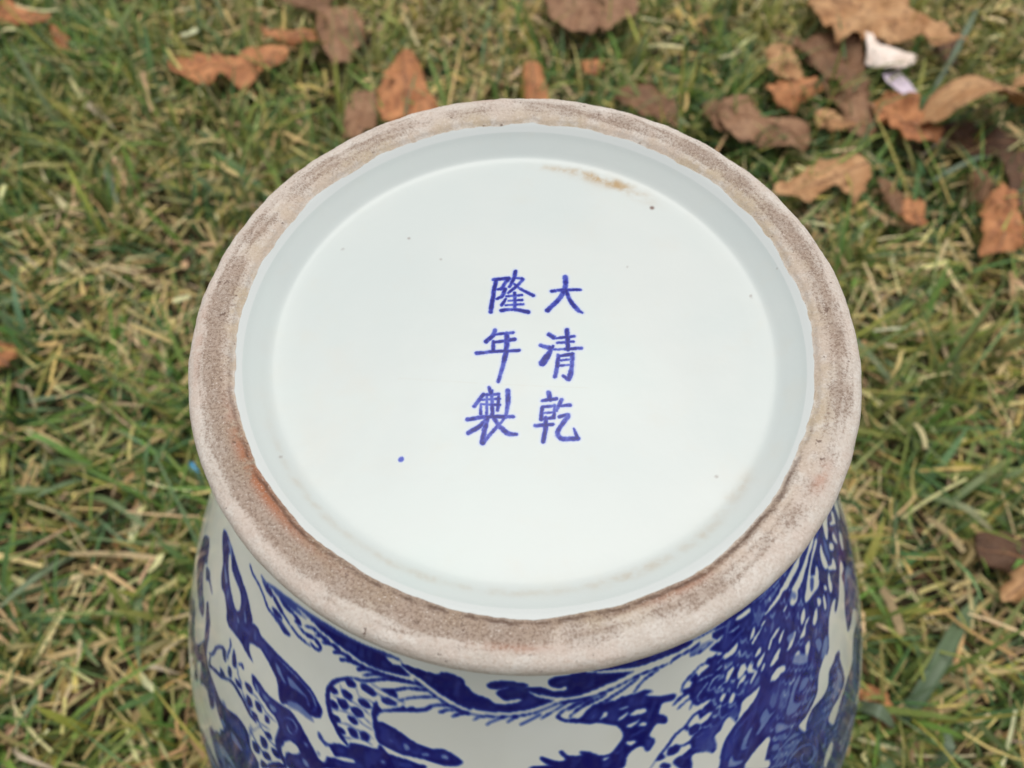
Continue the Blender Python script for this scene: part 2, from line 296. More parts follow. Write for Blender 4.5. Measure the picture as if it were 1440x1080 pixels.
(0, "-709,530 -688,529 -660,527 -631,526 -606,525 -581,523 -557,522 -533,519 -511,515 -489,511 -468,508 -448,503 -430,498 -413,495 -398,490 -388,487 -388,485 -399,486 -413,488 -430,491 -448,495 -468,499 -489,504 -510,508 -532,511 -555,514 -578,515 -603,516 -628,517 -657,520 -687,523 -708,527"),
(100, "-380,487 -369,491 -353,496 -335,500 -318,506 -301,511 -283,515 -266,519 -250,522 -233,525 -214,527 -195,527 -181,528 -181,526 -194,524 -213,523 -231,521 -248,519 -264,515 -281,511 -298,506 -316,501 -333,497 -350,492 -367,488 -379,486"),
(0, "-434,471 -422,474 -405,480 -388,483 -375,485 -364,486 -353,488 -339,492 -323,499 -307,504 -291,509 -274,512 -255,517 -230,519 -202,521 -182,522 -181,519 -200,516 -227,512 -252,509 -270,505 -287,501 -302,496 -318,491 -333,485 -348,480 -360,477 -372,476 -383,474 -400,472 -419,469 -432,467"),
(100, "-685,552 -676,549 -666,541 -655,536 -640,533 -623,532 -611,530 -610,527 -621,526 -639,528 -655,531 -668,537 -679,544 -685,551"),
(100, "-649,552 -641,550 -630,545 -616,540 -595,535 -571,530 -553,525 -553,522 -570,523 -595,528 -617,533 -632,540 -644,545 -650,550"),
(100, "-583,543 -570,539 -555,531 -539,524 -525,521 -510,519 -500,517 -499,515 -509,514 -524,516 -540,519 -556,526 -573,534 -584,543"),
(100, "-556,549 -544,544 -528,535 -510,526 -487,519 -462,513 -444,507 -444,505 -462,508 -487,513 -511,521 -530,530 -547,540 -557,547"),
(100, "-481,553 -468,550 -451,544 -433,538 -418,531 -404,523 -389,517 -365,512 -340,507 -321,503 -321,500 -339,501 -366,505 -390,512 -407,518 -422,526 -436,533 -452,539 -470,546 -482,551"),
(100, "-418,560 -406,554 -389,544 -370,535 -345,526 -318,519 -298,512 -298,510 -319,513 -347,522 -372,531 -392,541 -408,550 -419,558"),
(100, "-343,561 -333,556 -320,549 -307,540 -295,535 -283,531 -271,528 -256,525 -240,523 -229,521 -229,518 -240,518 -256,519 -272,522 -285,525 -298,530 -310,535 -324,544 -337,553 -344,560"),
(100, "-282,549 -275,546 -267,542 -257,537 -242,533 -224,530 -212,526 -212,524 -225,526 -243,529 -258,532 -270,538 -279,543 -283,548"),
(100, "-236,547 -229,546 -220,542 -210,538 -200,535 -188,533 -181,530 -181,528 -189,529 -200,531 -211,534 -221,538 -231,542 -236,546"),
(100, "-586,568 -598,575 -614,586 -629,597 -640,608 -649,619 -655,631 -658,643 -658,655 -657,666 -653,676 -648,686 -643,695 -636,704 -629,713 -621,722 -614,728 -606,733 -598,738 -590,744 -581,751 -571,757 -560,761 -548,764 -539,766 -537,761 -544,757 -554,751 -564,746 -572,739 -581,733 -589,726 -597,721 -604,715 -611,709 -619,703 -625,693 -631,684 -637,676 -641,667 -644,658 -645,649 -645,639 -642,630 -638,622 -631,613 -623,603 -610,591 -595,579 -584,571"),
(100, "-585,571 -574,569 -557,565 -538,558 -519,548 -499,537 -481,528 -468,522 -456,518 -442,513 -422,509 -400,504 -381,500 -367,499 -356,498 -348,498 -347,495 -355,494 -366,493 -381,494 -400,497 -423,502 -443,508 -458,512 -470,516 -484,522 -502,532 -522,542 -540,552 -557,559 -574,564 -585,569"),
(100, "-606,589 -597,582 -583,576 -570,578 -563,583 -573,592 -588,599 -600,596"),
(100, "-550,569 -541,564 -528,562 -508,563 -493,569 -493,575 -502,581 -522,581 -543,580 -551,575"),
(100, "-478,549 -461,544 -441,541 -430,541 -423,544 -422,550 -428,554 -447,556 -467,554 -477,552"),
(100, "-647,635 -639,632 -628,631 -620,635 -617,641 -626,648 -637,652 -644,645"),
(100, "-604,618 -591,614 -577,614 -568,616 -565,622 -572,630 -583,636 -593,636 -601,632 -605,626"),
(100, "-635,676 -626,670 -614,668 -604,673 -600,680 -609,686 -622,691 -631,684"),
(100, "-613,656 -602,647 -586,642 -574,646 -568,655 -576,665 -589,672 -604,666"),
(100, "-545,613 -535,608 -521,604 -506,607 -496,613 -502,619 -515,625 -525,625 -535,623 -543,619"),
(100, "-472,576 -465,569 -451,562 -433,562 -419,564 -418,569 -426,575 -441,579 -458,582 -469,581"),
(100, "-560,649 -548,641 -533,637 -519,641 -512,648 -518,655 -529,662 -541,662 -552,660 -559,656"),
(100, "-615,711 -605,705 -592,703 -583,705 -581,711 -590,719 -603,724 -612,719"),
(100, "-566,681 -555,675 -539,672 -530,677 -525,682 -534,689 -546,691 -559,687"),
(100, "-587,732 -578,727 -567,726 -558,730 -555,736 -563,741 -574,743 -583,738"),
(100, "-553,712 -543,706 -529,704 -518,710 -513,719 -522,726 -535,729 -547,722"),
(100, "-513,703 -504,696 -490,693 -481,698 -477,705 -485,714 -496,720 -507,712"),
(66, "-556,561 -554,565 -550,570 -542,573 -529,572 -514,570 -498,569 -485,570 -472,571 -458,571 -440,571 -420,571 -407,570 -407,569 -420,569 -439,568 -457,568 -471,567 -484,567 -497,566 -513,567 -529,570 -541,570 -548,568 -552,564 -555,561"),
(66, "-565,584 -561,591 -554,600 -544,607 -530,605 -515,601 -502,599 -493,601 -486,607 -481,609 -480,608 -484,604 -491,598 -500,595 -514,598 -530,602 -543,604 -551,598 -559,590 -564,583"),
(66, "-619,609 -617,615 -613,623 -607,629 -597,632 -584,634 -571,635 -557,633 -541,632 -527,631 -514,634 -502,636 -494,639 -493,637 -501,633 -512,630 -526,628 -540,629 -556,630 -570,630 -583,631 -595,628 -604,626 -610,621 -614,613 -617,608"),
(66, "-636,661 -629,659 -618,656 -606,653 -593,652 -579,651 -566,650 -553,650 -542,650 -529,651 -513,655 -495,659 -483,663 -482,662 -494,656 -511,652 -528,648 -541,647 -552,647 -565,647 -578,647 -592,648 -606,649 -618,653 -629,657 -636,659"),
(66, "-622,700 -611,694 -597,684 -583,678 -570,673 -558,670 -546,669 -534,670 -521,673 -510,675 -496,675 -484,675 -475,674 -475,673 -483,672 -495,671 -508,671 -520,670 -532,667 -545,666 -557,667 -570,669 -583,674 -597,681 -612,691 -622,698"),
(66, "-594,724 -585,719 -573,712 -560,707 -548,704 -534,703 -522,702 -512,699 -504,696 -495,694 -485,695 -473,697 -465,699 -464,697 -472,695 -483,691 -495,690 -504,692 -513,696 -522,698 -534,699 -547,700 -560,703 -573,709 -586,717 -594,724"),
(66, "-569,749 -563,748 -554,748 -544,745 -533,737 -521,728 -508,722 -491,718 -473,717 -460,716 -460,714 -473,714 -491,714 -508,718 -522,725 -534,734 -544,741 -554,744 -562,745 -569,747"),
(66, "-517,553 -508,554 -496,554 -481,555 -465,554 -446,553 -429,553 -413,555 -396,557 -385,558 -385,558 -395,555 -411,553 -428,550 -446,551 -464,551 -480,552 -495,552 -508,552 -517,553"),
(100, "-487,587 -482,591 -474,598 -468,602 -457,601 -431,586 -406,573 -399,566 -396,562 -392,566 -386,569 -376,562 -365,555 -360,556 -352,557 -338,552 -323,546 -309,540 -301,536 -308,544 -321,554 -333,559 -351,565 -383,575 -418,589 -442,599 -459,608 -468,617 -471,627 -470,636 -468,643 -472,648 -477,648 -485,640 -491,629 -491,617 -490,606 -489,594"),
(100, "-481,650 -468,642 -447,636 -427,635 -407,636 -385,639 -365,644 -350,648 -334,650 -311,652 -288,652 -270,647 -252,641 -233,644 -215,649 -199,656 -189,663 -191,669 -202,677 -219,683 -239,687 -261,687 -283,686 -305,688 -326,691 -345,694 -363,698 -382,700 -401,700 -417,701 -432,700 -444,700 -453,695 -460,688 -466,676 -476,662"),
(38, "-373,665 -364,663 -354,665 -349,671 -349,678 -357,683 -365,685 -371,675"),
(38, "-315,672 -303,667 -290,665 -287,671 -290,676 -299,679 -309,681 -315,677"),
(38, "-254,656 -243,655 -232,657 -229,663 -231,668 -242,670 -253,670 -256,663"),
(66, "-422,673 -413,669 -404,668 -402,673 -405,680 -411,682 -418,681 -422,678"),
(100, "-592,800 -579,787 -561,776 -545,772 -533,768 -533,761 -533,752 -518,744 -496,735 -469,728 -447,720 -444,709 -443,702 -430,709 -412,717 -391,715 -368,711 -344,708 -324,708 -290,706 -297,717 -431,782 -572,879 -598,888 -589,861 -591,854 -588,846 -574,838 -563,830 -571,822 -584,815 -591,808"),
(0, "-568,827 -554,815 -536,804 -521,798 -510,795 -502,796 -502,801 -515,810 -532,819 -547,826 -558,830 -567,832"),
(38, "-430,746 -422,742 -415,742 -413,748 -414,753 -421,756 -427,756 -430,751"),
(66, "-373,725 -358,719 -341,715 -332,720 -332,726 -348,734 -367,738 -374,733"),
(66, "-640,793 -635,792 -628,794 -622,800 -615,805 -603,803 -592,800 -590,804 -594,811 -604,813 -615,815 -624,811 -631,806 -637,799"),
(100, "-644,855 -637,861 -624,879 -609,892 -600,906 -609,924 -624,931 -636,892"),
(38, "-626,853 -620,852 -612,854 -612,861 -613,867 -618,869 -622,868 -625,860"),
(100, "-294,440 -258,435 -219,440 -209,448 -205,459 -195,465 -184,472 -174,475 -163,478 -145,481 -127,483 -117,488 -107,493 -91,496 -72,495 -52,492 -34,489 -22,485 -15,482 -13,480 -19,478 -33,478 -50,481 -62,482 -73,482 -86,476 -97,470 -100,466 -97,461 -88,456 -74,452 -55,446 -35,443 -16,442 5,446 37,460 67,475 86,482 90,487 70,495 39,502 7,506 -26,510 -56,513 -87,514 -119,517 -152,516 -180,513 -207,507 -236,501 -261,496 -276,498 -285,495 -296,469"),
(100, "-134,450 -130,443 -114,435 -85,431 -51,430 -18,433 5,436 9,440 -3,443 -32,445 -66,447 -90,453 -109,455 -125,454"),
(100, "1,446 23,445 53,447 71,454 88,460 105,462 123,463 144,459 160,455 159,450 148,446 130,449 108,452 87,446 73,438 73,430 86,423 113,420 151,419 200,418 241,425 246,454 233,480 213,484 185,481 145,479 106,478 80,473 60,468 41,462 25,457 7,450"),
(100, "-281,517 -269,519 -251,522 -233,525 -215,528 -197,530 -177,532 -158,531 -137,531 -116,530 -94,529 -71,527 -48,525 -27,523 -6,521 12,518 29,515 44,511 59,507 75,503 91,498 106,495 117,494 128,495 144,494 173,495 206,495 231,497 231,495 206,493 172,491 144,490 128,490 117,490 104,491 89,494 73,499 57,503 42,507 28,511 11,514 -7,516 -28,519 -49,521 -71,522 -94,525 -116,525 -137,527 -157,527 -177,527 -195,526 -214,524 -231,521 -250,520 -268,517 -281,515"),
(0, "-285,504 -274,507 -258,511 -243,516 -230,520 -217,523 -202,524 -186,525 -169,525 -151,524 -133,524 -113,523 -94,523 -76,522 -58,520 -41,519 -22,516 -4,514 13,510 30,506 45,503 60,499 73,495 86,491 94,488 93,486 84,487 71,490 57,493 43,496 27,500 11,503 -6,506 -24,508 -42,511 -59,513 -76,514 -94,515 -113,516 -132,517 -151,518 -168,518 -185,518 -200,518 -214,516 -227,512 -240,510 -256,507 -272,503 -283,501"),
(0, "4,457 12,462 25,469 38,474 52,477 66,480 82,483 100,485 119,487 137,489 154,489 169,489 185,488 203,487 221,485 233,483 233,480 220,480 202,480 184,480 168,480 153,480 137,480 119,479 100,477 83,474 68,473 54,470 42,467 28,462 15,457 6,455"),
(100, "-275,546 -267,544 -257,538 -246,534 -232,532 -216,531 -204,529 -204,527 -216,526 -232,527 -247,530 -259,534 -270,540 -276,544"),
(100, "-239,550 -232,547 -224,542 -214,537 -200,535 -184,533 -173,531 -173,529 -185,528 -201,530 -215,533 -227,537 -236,544 -240,549"),
(100, "-171,545 -164,543 -155,539 -145,534 -134,533 -121,530 -112,527 -113,526 -122,526 -135,528 -147,532 -157,535 -166,540 -172,544"),
(100, "-127,553 -120,550 -113,545 -103,540 -89,535 -74,530 -63,526 -64,524 -76,526 -91,531 -105,536 -115,541 -124,547 -128,552"),
(100, "-64,540 -59,540 -54,536 -47,533 -38,529 -28,526 -22,522 -22,521 -30,522 -40,525 -49,529 -56,533 -62,536 -65,539"),
(100, "-21,545 -15,543 -6,539 5,535 21,529 38,523 50,517 49,515 36,519 18,526 3,532 -8,536 -17,539 -22,543"),
(100, "42,531 48,530 56,526 66,522 78,517 92,511 105,507 117,503 126,499 133,495 132,493 124,495 114,499 103,503 90,508 76,514 63,518 54,523 46,527 41,531"),
(100, "95,527 101,526 107,522 116,517 128,512 143,507 156,504 165,501 171,499 175,498 175,496 170,497 163,497 154,500 141,504 126,509 113,513 104,518 98,522 94,526"),
(100, "137,531 145,528 156,523 170,518 188,510 209,503 223,496 222,494 206,498 185,506 167,514 153,520 142,525 136,531"),
(100, "91,528 95,526 106,526 112,531 120,535 137,539 154,541 167,539 178,535 185,529 195,523 215,514 231,514 233,536 224,559 198,557 168,549 144,546 124,542 103,534"),
(100, "37,632 40,630 49,631 61,637 77,643 98,648 115,648 115,643 109,634 102,627 97,620 100,616 107,617 112,624 120,633 133,637 148,640 159,640 166,639 160,631 160,627 186,633 212,648 224,673 207,690 111,676 17,666 3,662 19,657 38,656 59,657 69,659 73,658 64,653 52,647 42,639"),
(100, "142,429 156,422 183,424 231,430 285,441 341,453 380,463 371,468 344,469 324,470 301,471 270,472 238,475 211,477 185,478 158,479 138,474 134,452"),
(100, "225,419 259,416 311,415 354,417 399,421 456,429 512,441 552,451 581,460 601,467 609,471 599,473 577,473 542,470 504,467 469,463 435,459 403,455 370,450 328,441 287,432 246,425"),
(100, "137,489 152,491 173,493 195,494 216,493 236,492 257,491 278,489 299,486 321,484 342,481 364,480 387,478 410,479 435,481 457,484 475,485 491,486 502,488 501,486 491,484 475,481 456,479 434,476 410,475 385,474 363,475 341,477 319,480 298,482 276,484 255,486 235,488 215,490 195,490 173,489 152,489 137,487"),
(100, "502,488 509,487 520,486 533,486 552,487 576,490 596,492 610,492 621,492 628,490 627,487 619,486 608,486 594,486 574,484 551,482 531,480 517,480 507,483 501,486"),
(0, "137,482 147,484 162,486 177,487 193,487 210,485 227,483 245,480 264,477 281,476 296,475 310,475 324,474 341,472 357,469 372,468 385,468 397,469 406,471 406,467 397,464 385,462 370,460 354,461 337,463 321,465 307,466 294,467 279,467 261,469 242,472 224,474 207,476 191,478 176,479 161,479 147,479 137,480"),
(0, "204,423 219,425 241,429 265,432 292,437 322,444 349,449 371,453 392,457 413,461 435,463 457,464 481,466 512,471 545,477 575,482 598,483 617,483 631,484 630,482 616,480 597,478 573,476 544,471 511,465 480,461 455,458 434,456 412,454 392,452 371,448 349,443 322,437 292,432 266,427 241,424 219,421 204,421"),
(100, "134,515 141,513 149,511 159,507 175,504 194,499 207,495 207,494 192,495 173,499 157,504 146,507 138,510 133,514"),
(100, "137,533 144,529 154,523 166,517 180,513 197,510 214,507 234,503 254,499 268,495 267,493 252,495 232,498 212,503 195,505 178,509 163,513 151,520 141,526 135,531"),
(100, "211,520 225,518 245,515 266,512 287,506 309,502 331,496 352,492 372,487 385,483 384,481 369,483 349,487 328,492 307,497 284,501 263,507 243,510 223,515 210,519"),
(100, "355,515 367,510 383,502 400,495 421,492 444,489 460,487 459,485 442,485 419,487 397,491 379,498 363,506 353,513"),
(100, "132,535 147,537 169,541 180,542 188,539 192,532 199,524 214,518 235,515 264,516 291,518 302,516 312,514 333,516 357,518 379,518 399,521 415,528 421,533 402,531 387,531 404,540 432,551 461,559 484,565 491,570 488,573 481,577 470,578 454,574 438,572 430,577 426,584 420,589 419,595 431,603 443,613 443,621 439,629 434,629 427,627 416,620 405,618 394,622 385,630 378,637 374,644 380,651 387,656 388,665 383,673 371,682 358,685 355,678 353,668 348,663 340,659 327,660 312,664 301,671 291,681 290,699 272,708 195,692 120,674 110,652 123,635 140,637 158,644 166,643 169,641 164,634 161,629 172,631 188,637 201,644 215,651 231,654 247,655 262,647 275,637 288,627 296,616 296,602 291,590 282,581 267,574 248,566 224,559 191,552 161,548 140,540"),
(0, "238,545 242,540 247,536 255,537 260,541 258,547 252,552 239,553 229,553 231,550"),
(0, "302,539 319,540 334,542 329,545 316,546 303,545 294,542 294,541"),
(0, "329,562 340,559 354,558 369,560 382,564 386,569 383,574 370,575 354,573 339,571 327,568 325,565"),
(0, "284,566 296,561 310,557 320,555 326,555 324,560 316,565 303,569 291,571 285,569"),
(0, "307,589 321,588 339,588 352,585 360,583 358,587 350,592 335,597 320,599 310,594"),
(0, "344,601 350,598 361,597 370,598 376,602 375,607 370,611 355,606"),
(0, "299,634 309,634 321,635 331,639 335,644 327,648 315,650 309,648 305,644 300,639"),
(0, "224,662 233,659 243,659 247,661 246,664 237,667 227,669 223,666"),
(38, "258,654 269,654 280,656 278,658 272,659 263,657"),
(38, "316,627 325,625 337,624 348,621 357,620 364,619 368,617 368,616 363,616 356,616 347,618 336,620 324,622 315,625"),
(66, "361,650 370,650 379,655 381,661 379,667 370,673 362,675 359,663"),
(100, "509,573 513,569 519,563 526,559 536,555 549,553 563,550 577,547 591,545 605,544 618,546 630,549 643,551 656,551 668,550 676,549 675,546 666,546 654,547 641,547 629,544 617,542 603,540 589,541 574,543 560,545 546,547 533,551 522,554 515,560 510,567 507,572"),
(100, "471,594 481,592 496,590 510,587 525,586 541,586 557,586 571,584 584,581 592,578 591,576 581,576 568,578 554,579 539,579 523,579 508,581 492,582 478,588 469,591"),
(66, "478,613 486,612 496,609 508,607 521,606 536,605 550,603 563,601 574,597 580,593 579,591 571,593 559,595 547,597 533,599 519,600 505,601 493,603 483,608 476,611"),
(66, "520,634 526,632 533,626 540,620 550,615 561,610 567,604 565,602 557,604 545,608 536,615 528,621 521,626 518,632"),
(100, "514,568 527,571 540,574 543,580 540,585 528,583 516,578 512,572"),
(100, "559,564 564,559 572,556 587,556 600,560 606,565 605,570 591,574 573,574 562,573 555,572 555,567"),
(100, "359,738 368,732 380,724 392,717 402,711 412,706 423,701 434,694 445,687 456,680 468,677 480,676 492,673 502,669 512,664 522,659 533,657 546,656 559,655 572,653 585,653 598,652 609,650 620,649 627,646 626,645 618,645 607,645 595,646 583,646 570,647 556,649 544,650 531,651 519,653 508,658 498,663 488,667 477,670 465,671 453,674 441,681 430,688 419,695 409,701 399,706 389,712 377,721 366,730 358,737"),
(100, "607,696 597,689 581,690 568,697 553,704 532,707 512,710 499,715 492,722 495,732 496,740 480,744 461,747 448,746 438,746 431,749 428,752 429,757 434,764 441,776 451,788 466,800 479,806 482,791 483,772 489,765 498,762 514,769 531,779 542,789 552,794 562,791 569,781 569,766 569,752 577,754 587,752 599,724"),
(66, "521,740 542,737 563,743 568,761 565,779 556,783 543,780 528,769 516,757 514,747"),
(100, "492,671 497,671 502,673 501,680 498,686 493,684 490,680 490,675"),
(100, "498,686 508,681 521,680 533,684 540,692 536,700 526,707 513,707 502,704 497,695"),
(100, "417,715 422,708 432,704 446,705 458,711 461,719 458,726 449,730 437,730 427,728 419,725 416,720"),
(100, "385,719 393,715 402,712 408,719 410,728 402,728 391,726 386,724"),
(100, "388,743 393,740 400,738 411,746 420,756 418,762 410,763 400,759 390,753 387,748"),
(100, "576,652 589,650 604,653 613,663 615,674 602,677 585,677 578,673 576,667 573,658"),
(100, "548,653 555,654 560,657 557,665 551,671 546,668 543,662 544,657"),
(100, "444,703 449,709 458,716 468,722 479,723 490,723 497,721 496,719 488,718 478,719 468,717 460,712 451,706 444,702"),
(100, "648,522 681,522 729,530 765,539 795,548 818,551 839,552 861,555 885,560 913,571 942,582 964,590 985,595 1008,598 1034,600 1071,604 1105,612 1139,615 1127,637 1025,772 902,877 726,716 572,580 548,557 572,552 600,549 636,550 675,556 699,559 672,540"),
(100, "681,491 712,489 757,492 807,501 862,513 917,526 970,538 1017,545 1057,555 1095,586 1112,615 1079,610 1034,600 1007,598 985,595 964,590 942,582 913,571 885,560 861,555 839,552 818,551 795,548 761,539 729,530 707,524 691,516 680,503"),
(66, "560,437 602,443 659,456 710,468 764,481 824,493 884,506 936,518 981,529 1020,538 1049,547 1066,558 1066,564 1041,561 1003,553 958,540 906,526 847,512 787,498 728,484 671,472 610,461 564,452 549,443"),
(100, "561,461 577,465 602,470 627,475 649,479 672,483 695,488 719,493 743,497 769,501 798,507 829,513 859,520 886,527 912,534 936,542 959,549 981,556 1003,562 1028,567 1053,571 1071,574 1071,573 1052,568 1026,563 1001,557 979,550 958,544 935,537 911,530 885,523 858,515 828,509 797,502 768,497 742,492 718,488 694,484 671,479 648,475 626,471 601,467 577,463 560,460"),
(100, "1605,1008 1627,1078 1644,1165 1567,1013 1557,1060 1555,1134 1557,1230 1541,1268 1516,1280 1502,1335 1479,1374 1394,1235 1394,1347 1138,773 960,553 944,521 987,530 1041,549 1108,578 1173,607 1237,640 1293,671 1344,702 1386,735 1427,772 1481,824 1536,889 1575,947"),
(100, "993,526 1200,727 1422,1289 1420,1439 1351,1380 1327,1398 1307,1397 1362,1664 1335,1616 1304,1602 1277,1608 1257,1617 1239,1628 1241,1730 1209,1664 948,990 802,759 844,592"),
(100, "533,581 547,571 568,564 591,556 619,552 631,538 695,562 944,783 1313,1747 1238,1560 1204,1579 1203,1715 1157,1662 1118,1642 1080,1624 1043,1584 1007,1554 1010,1711 946,1591 725,1071 559,866 547,833 573,829 562,809 545,790 524,774 507,759 501,740 505,721 522,712 540,704 543,686 544,667 557,657 568,650 555,639 540,626 532,602"),
(100, "1089,587 1065,578 1035,572 1006,568 981,563 957,557 942,558 943,562 962,570 986,575 1012,581 1041,587 1072,592 1092,593"),
(0, "788,512 801,513 820,518 843,522 862,528 865,534 858,539 846,538 830,535 809,529 791,523 785,516"),
(0, "743,526 756,528 772,531 788,534 798,537 794,538 783,539 766,537 749,532 742,528"),
(0, "687,572 696,568 710,566 729,565 748,565 758,566 762,568 757,575 747,582 735,584 720,583 703,580 689,576 684,573"),
(0, "807,592 817,585 829,580 840,578 847,580 844,586 836,594 829,597 820,599 810,600 802,599 802,596"),
(0, "803,607 817,604 837,602 858,601 874,604 869,607 855,610 842,612 828,614 817,616 809,616 803,613"),
(0, "866,596 878,595 892,597 899,602 898,606 887,605 874,604 866,599"),
(0, "904,584 919,587 939,592 959,595 983,598 1010,600 1041,603 1081,609 1110,617 1102,621 1078,622 1049,617 1018,613 994,611 972,608 948,602 928,598 913,594 904,592 900,586"),
(0, "976,646 989,647 1004,650 1009,655 1006,658 994,658 981,657 975,651"),
(38, "1021,652 1041,648 1065,648 1085,648 1092,653 1071,671 1045,689 1030,688 1020,678 1016,665"),
(0, "800,647 814,643 828,641 833,645 834,650 830,656 822,659 810,658 801,656 797,651"),
(0, "853,676 861,669 876,662 893,659 911,659 928,663 939,668 933,671 920,674 905,671 888,670 873,677 860,683 853,682"),
(0, "904,694 911,691 922,688 935,687 945,687 949,690 947,694 933,699 917,704 909,705 904,703 902,700"),
(38, "914,745 923,744 936,744 938,730 941,719 957,723 974,734 986,739 989,743 975,751 954,757 938,759 925,758 916,751"),
(0, "840,722 850,717 864,713 885,712 902,715 902,721 893,726 880,730 865,731 852,730 842,728 839,726"),
(0, "791,682 801,675 816,670 833,668 845,669 838,675 825,681 810,686 798,689 791,687"),
(0, "794,705 805,698 818,692 824,695 824,702 817,706 807,709 798,709"),
(0, "821,765 828,757 840,751 855,753 866,758 866,770 858,780 845,781 831,777 823,772"),
(0, "867,776 877,772 889,771 888,782 883,791 873,785"),
(0, "916,799 933,793 949,793 943,807 931,818 921,811"),
(0, "713,643 725,636 740,630 751,633 757,637 755,643 746,648 731,652 717,654 712,650"),
(0, "749,661 759,654 772,650 782,649 787,651 778,655 769,662 776,676 782,686 773,686 760,679 752,670"),
(0, "669,625 677,619 689,614 702,613 712,616 706,623 695,629 684,634 673,635 669,631"),
(0, "644,580 661,580 676,581 675,585 668,589 656,587 646,584 642,582"),
(0, "570,548 583,547 602,547 621,551 634,555 632,559 622,561 605,558 589,555 575,551"),
(0, "744,700 756,693 771,688 784,689 790,693 772,700 751,705 744,704"),
(0, "713,673 721,667 733,663 741,665 745,669 736,675 725,679 716,677"),
(0, "555,476 572,479 597,483 622,485 644,488 665,490 687,493 712,498 738,505 757,509 756,508 738,502 712,494 686,488 664,486 642,483 621,481 596,478 572,476 554,475"),
(0, "613,449 636,456 670,465 704,474 732,481 761,490 789,498 820,507 851,514 872,519 872,517 850,509 819,501 788,493 760,485 732,477 703,468 670,460 636,452 612,447"),
(38, "574,493 585,492 602,492 625,494 648,498 665,502 672,508 656,509 632,507 609,506 588,503 577,498"),
(100, "571,501 582,505 598,508 613,512 624,513 635,513 645,513 658,513 671,513 679,512 678,511 669,511 656,510 644,510 633,510 623,508 612,507 597,505 582,502 571,500"),
(0, "674,522 681,522 692,521 701,521 710,521 719,522 725,521 725,520 718,518 709,516 699,516 689,517 679,519 673,521"),
(0, "659,571 667,571 676,569 686,569 697,568 708,568 715,567 715,566 706,564 695,564 684,565 674,565 664,567 658,569"),
(0, "740,554 751,554 765,554 779,554 791,556 802,558 810,559 810,558 801,555 790,553 778,551 764,551 749,551 740,552"),
(0, "872,525 887,531 909,539 932,546 956,550 979,553 1002,557 1023,560 1041,564 1054,565 1053,564 1039,559 1020,555 999,552 977,548 953,544 930,540 908,534 887,528 872,524"),
(0, "899,546 916,551 939,555 962,559 983,564 1003,568 1017,570 1017,569 1002,564 982,560 961,556 938,551 915,547 899,545"),
(0, "1561,932 1575,961 1578,992 1559,997 1533,995 1507,991 1489,985 1488,971 1496,952 1505,930 1520,915 1541,917"),
(0, "1419,770 1442,792 1460,815 1454,818 1439,815 1419,814 1397,813 1373,817 1352,817 1341,809 1340,796 1353,780 1372,767 1384,761 1396,760 1406,762"),
(0, "1470,858 1477,875 1476,893 1464,903 1449,906 1442,903 1435,891 1421,866 1409,844 1411,835 1418,835 1428,849 1440,865 1456,861"),
(0, "1399,863 1401,878 1398,895 1392,910 1385,917 1379,909 1374,893 1372,875 1375,862 1387,858"),
(0, "1441,947 1447,965 1447,985 1438,996 1424,1000 1408,1004 1396,1000 1393,983 1396,963 1404,953 1415,947 1428,943"),
(0, "1347,832 1356,846 1362,862 1358,872 1350,877 1338,867 1328,853 1325,839 1328,829 1336,827"),
(0, "1304,757 1299,764 1289,777 1283,796 1278,816 1269,827 1260,831 1250,822 1243,809 1244,794 1250,779 1258,766 1269,756 1289,753"),
(0, "1329,695 1307,690 1271,683 1242,677 1213,672 1183,667 1152,662 1118,656 1087,650 1065,645 1053,645 1061,661 1081,678 1113,683 1152,685 1186,687 1218,689 1245,697 1270,703 1306,701"),
(0, "1286,711 1301,721 1300,728 1286,729 1264,725 1236,718 1207,714 1182,716 1159,721 1140,730 1124,735 1113,728 1112,718 1131,711 1159,705 1185,702 1213,702 1252,705"),
(0, "1216,742 1220,748 1219,758 1210,768 1197,776 1176,781 1156,781 1145,773 1144,763 1162,755 1185,748 1203,743"),
(0, "1317,865 1317,882 1311,898 1303,907 1294,908 1288,900 1282,884 1268,861 1258,841 1260,830 1268,828 1277,843 1289,861 1305,863"),
(0, "1255,841 1253,852 1245,865 1235,881 1224,892 1213,882 1208,868 1218,853 1232,841 1246,839"),
(0, "1350,954 1352,981 1344,1006 1326,990 1308,974 1303,987 1301,1006 1294,1024 1286,1029 1267,998 1257,965 1277,951 1306,948 1331,946"),
(0, "1237,640 1241,646 1224,648 1198,638 1164,626 1128,616 1093,608 1057,602 1027,598 1011,594 1007,594 1016,607 1034,623 1058,627 1084,629 1107,636 1135,641 1188,639"),
(0, "1190,612 1172,606 1147,599 1122,593 1099,587 1076,581 1053,576 1028,571 1004,568 988,567 989,569 1006,572 1030,576 1055,580 1078,586 1102,592 1125,599 1150,605 1174,611 1191,614"),
(0, "1221,652 1200,644 1172,635 1143,627 1112,618 1080,611 1059,608 1060,610 1082,616 1114,623 1145,631 1174,640 1202,649 1222,654"),
(38, "1357,1030 1388,1089 1403,1161 1373,1170 1333,1152 1304,1096 1291,1043 1318,1022"),
(66, "1539,1048 1524,1051 1512,1077 1503,1111 1495,1136 1487,1158 1475,1175 1457,1187 1440,1210 1435,1249 1454,1306 1489,1368 1445,1150 1464,1138 1477,1122 1486,1102 1494,1079 1567,1231 1561,1147 1554,1086"),
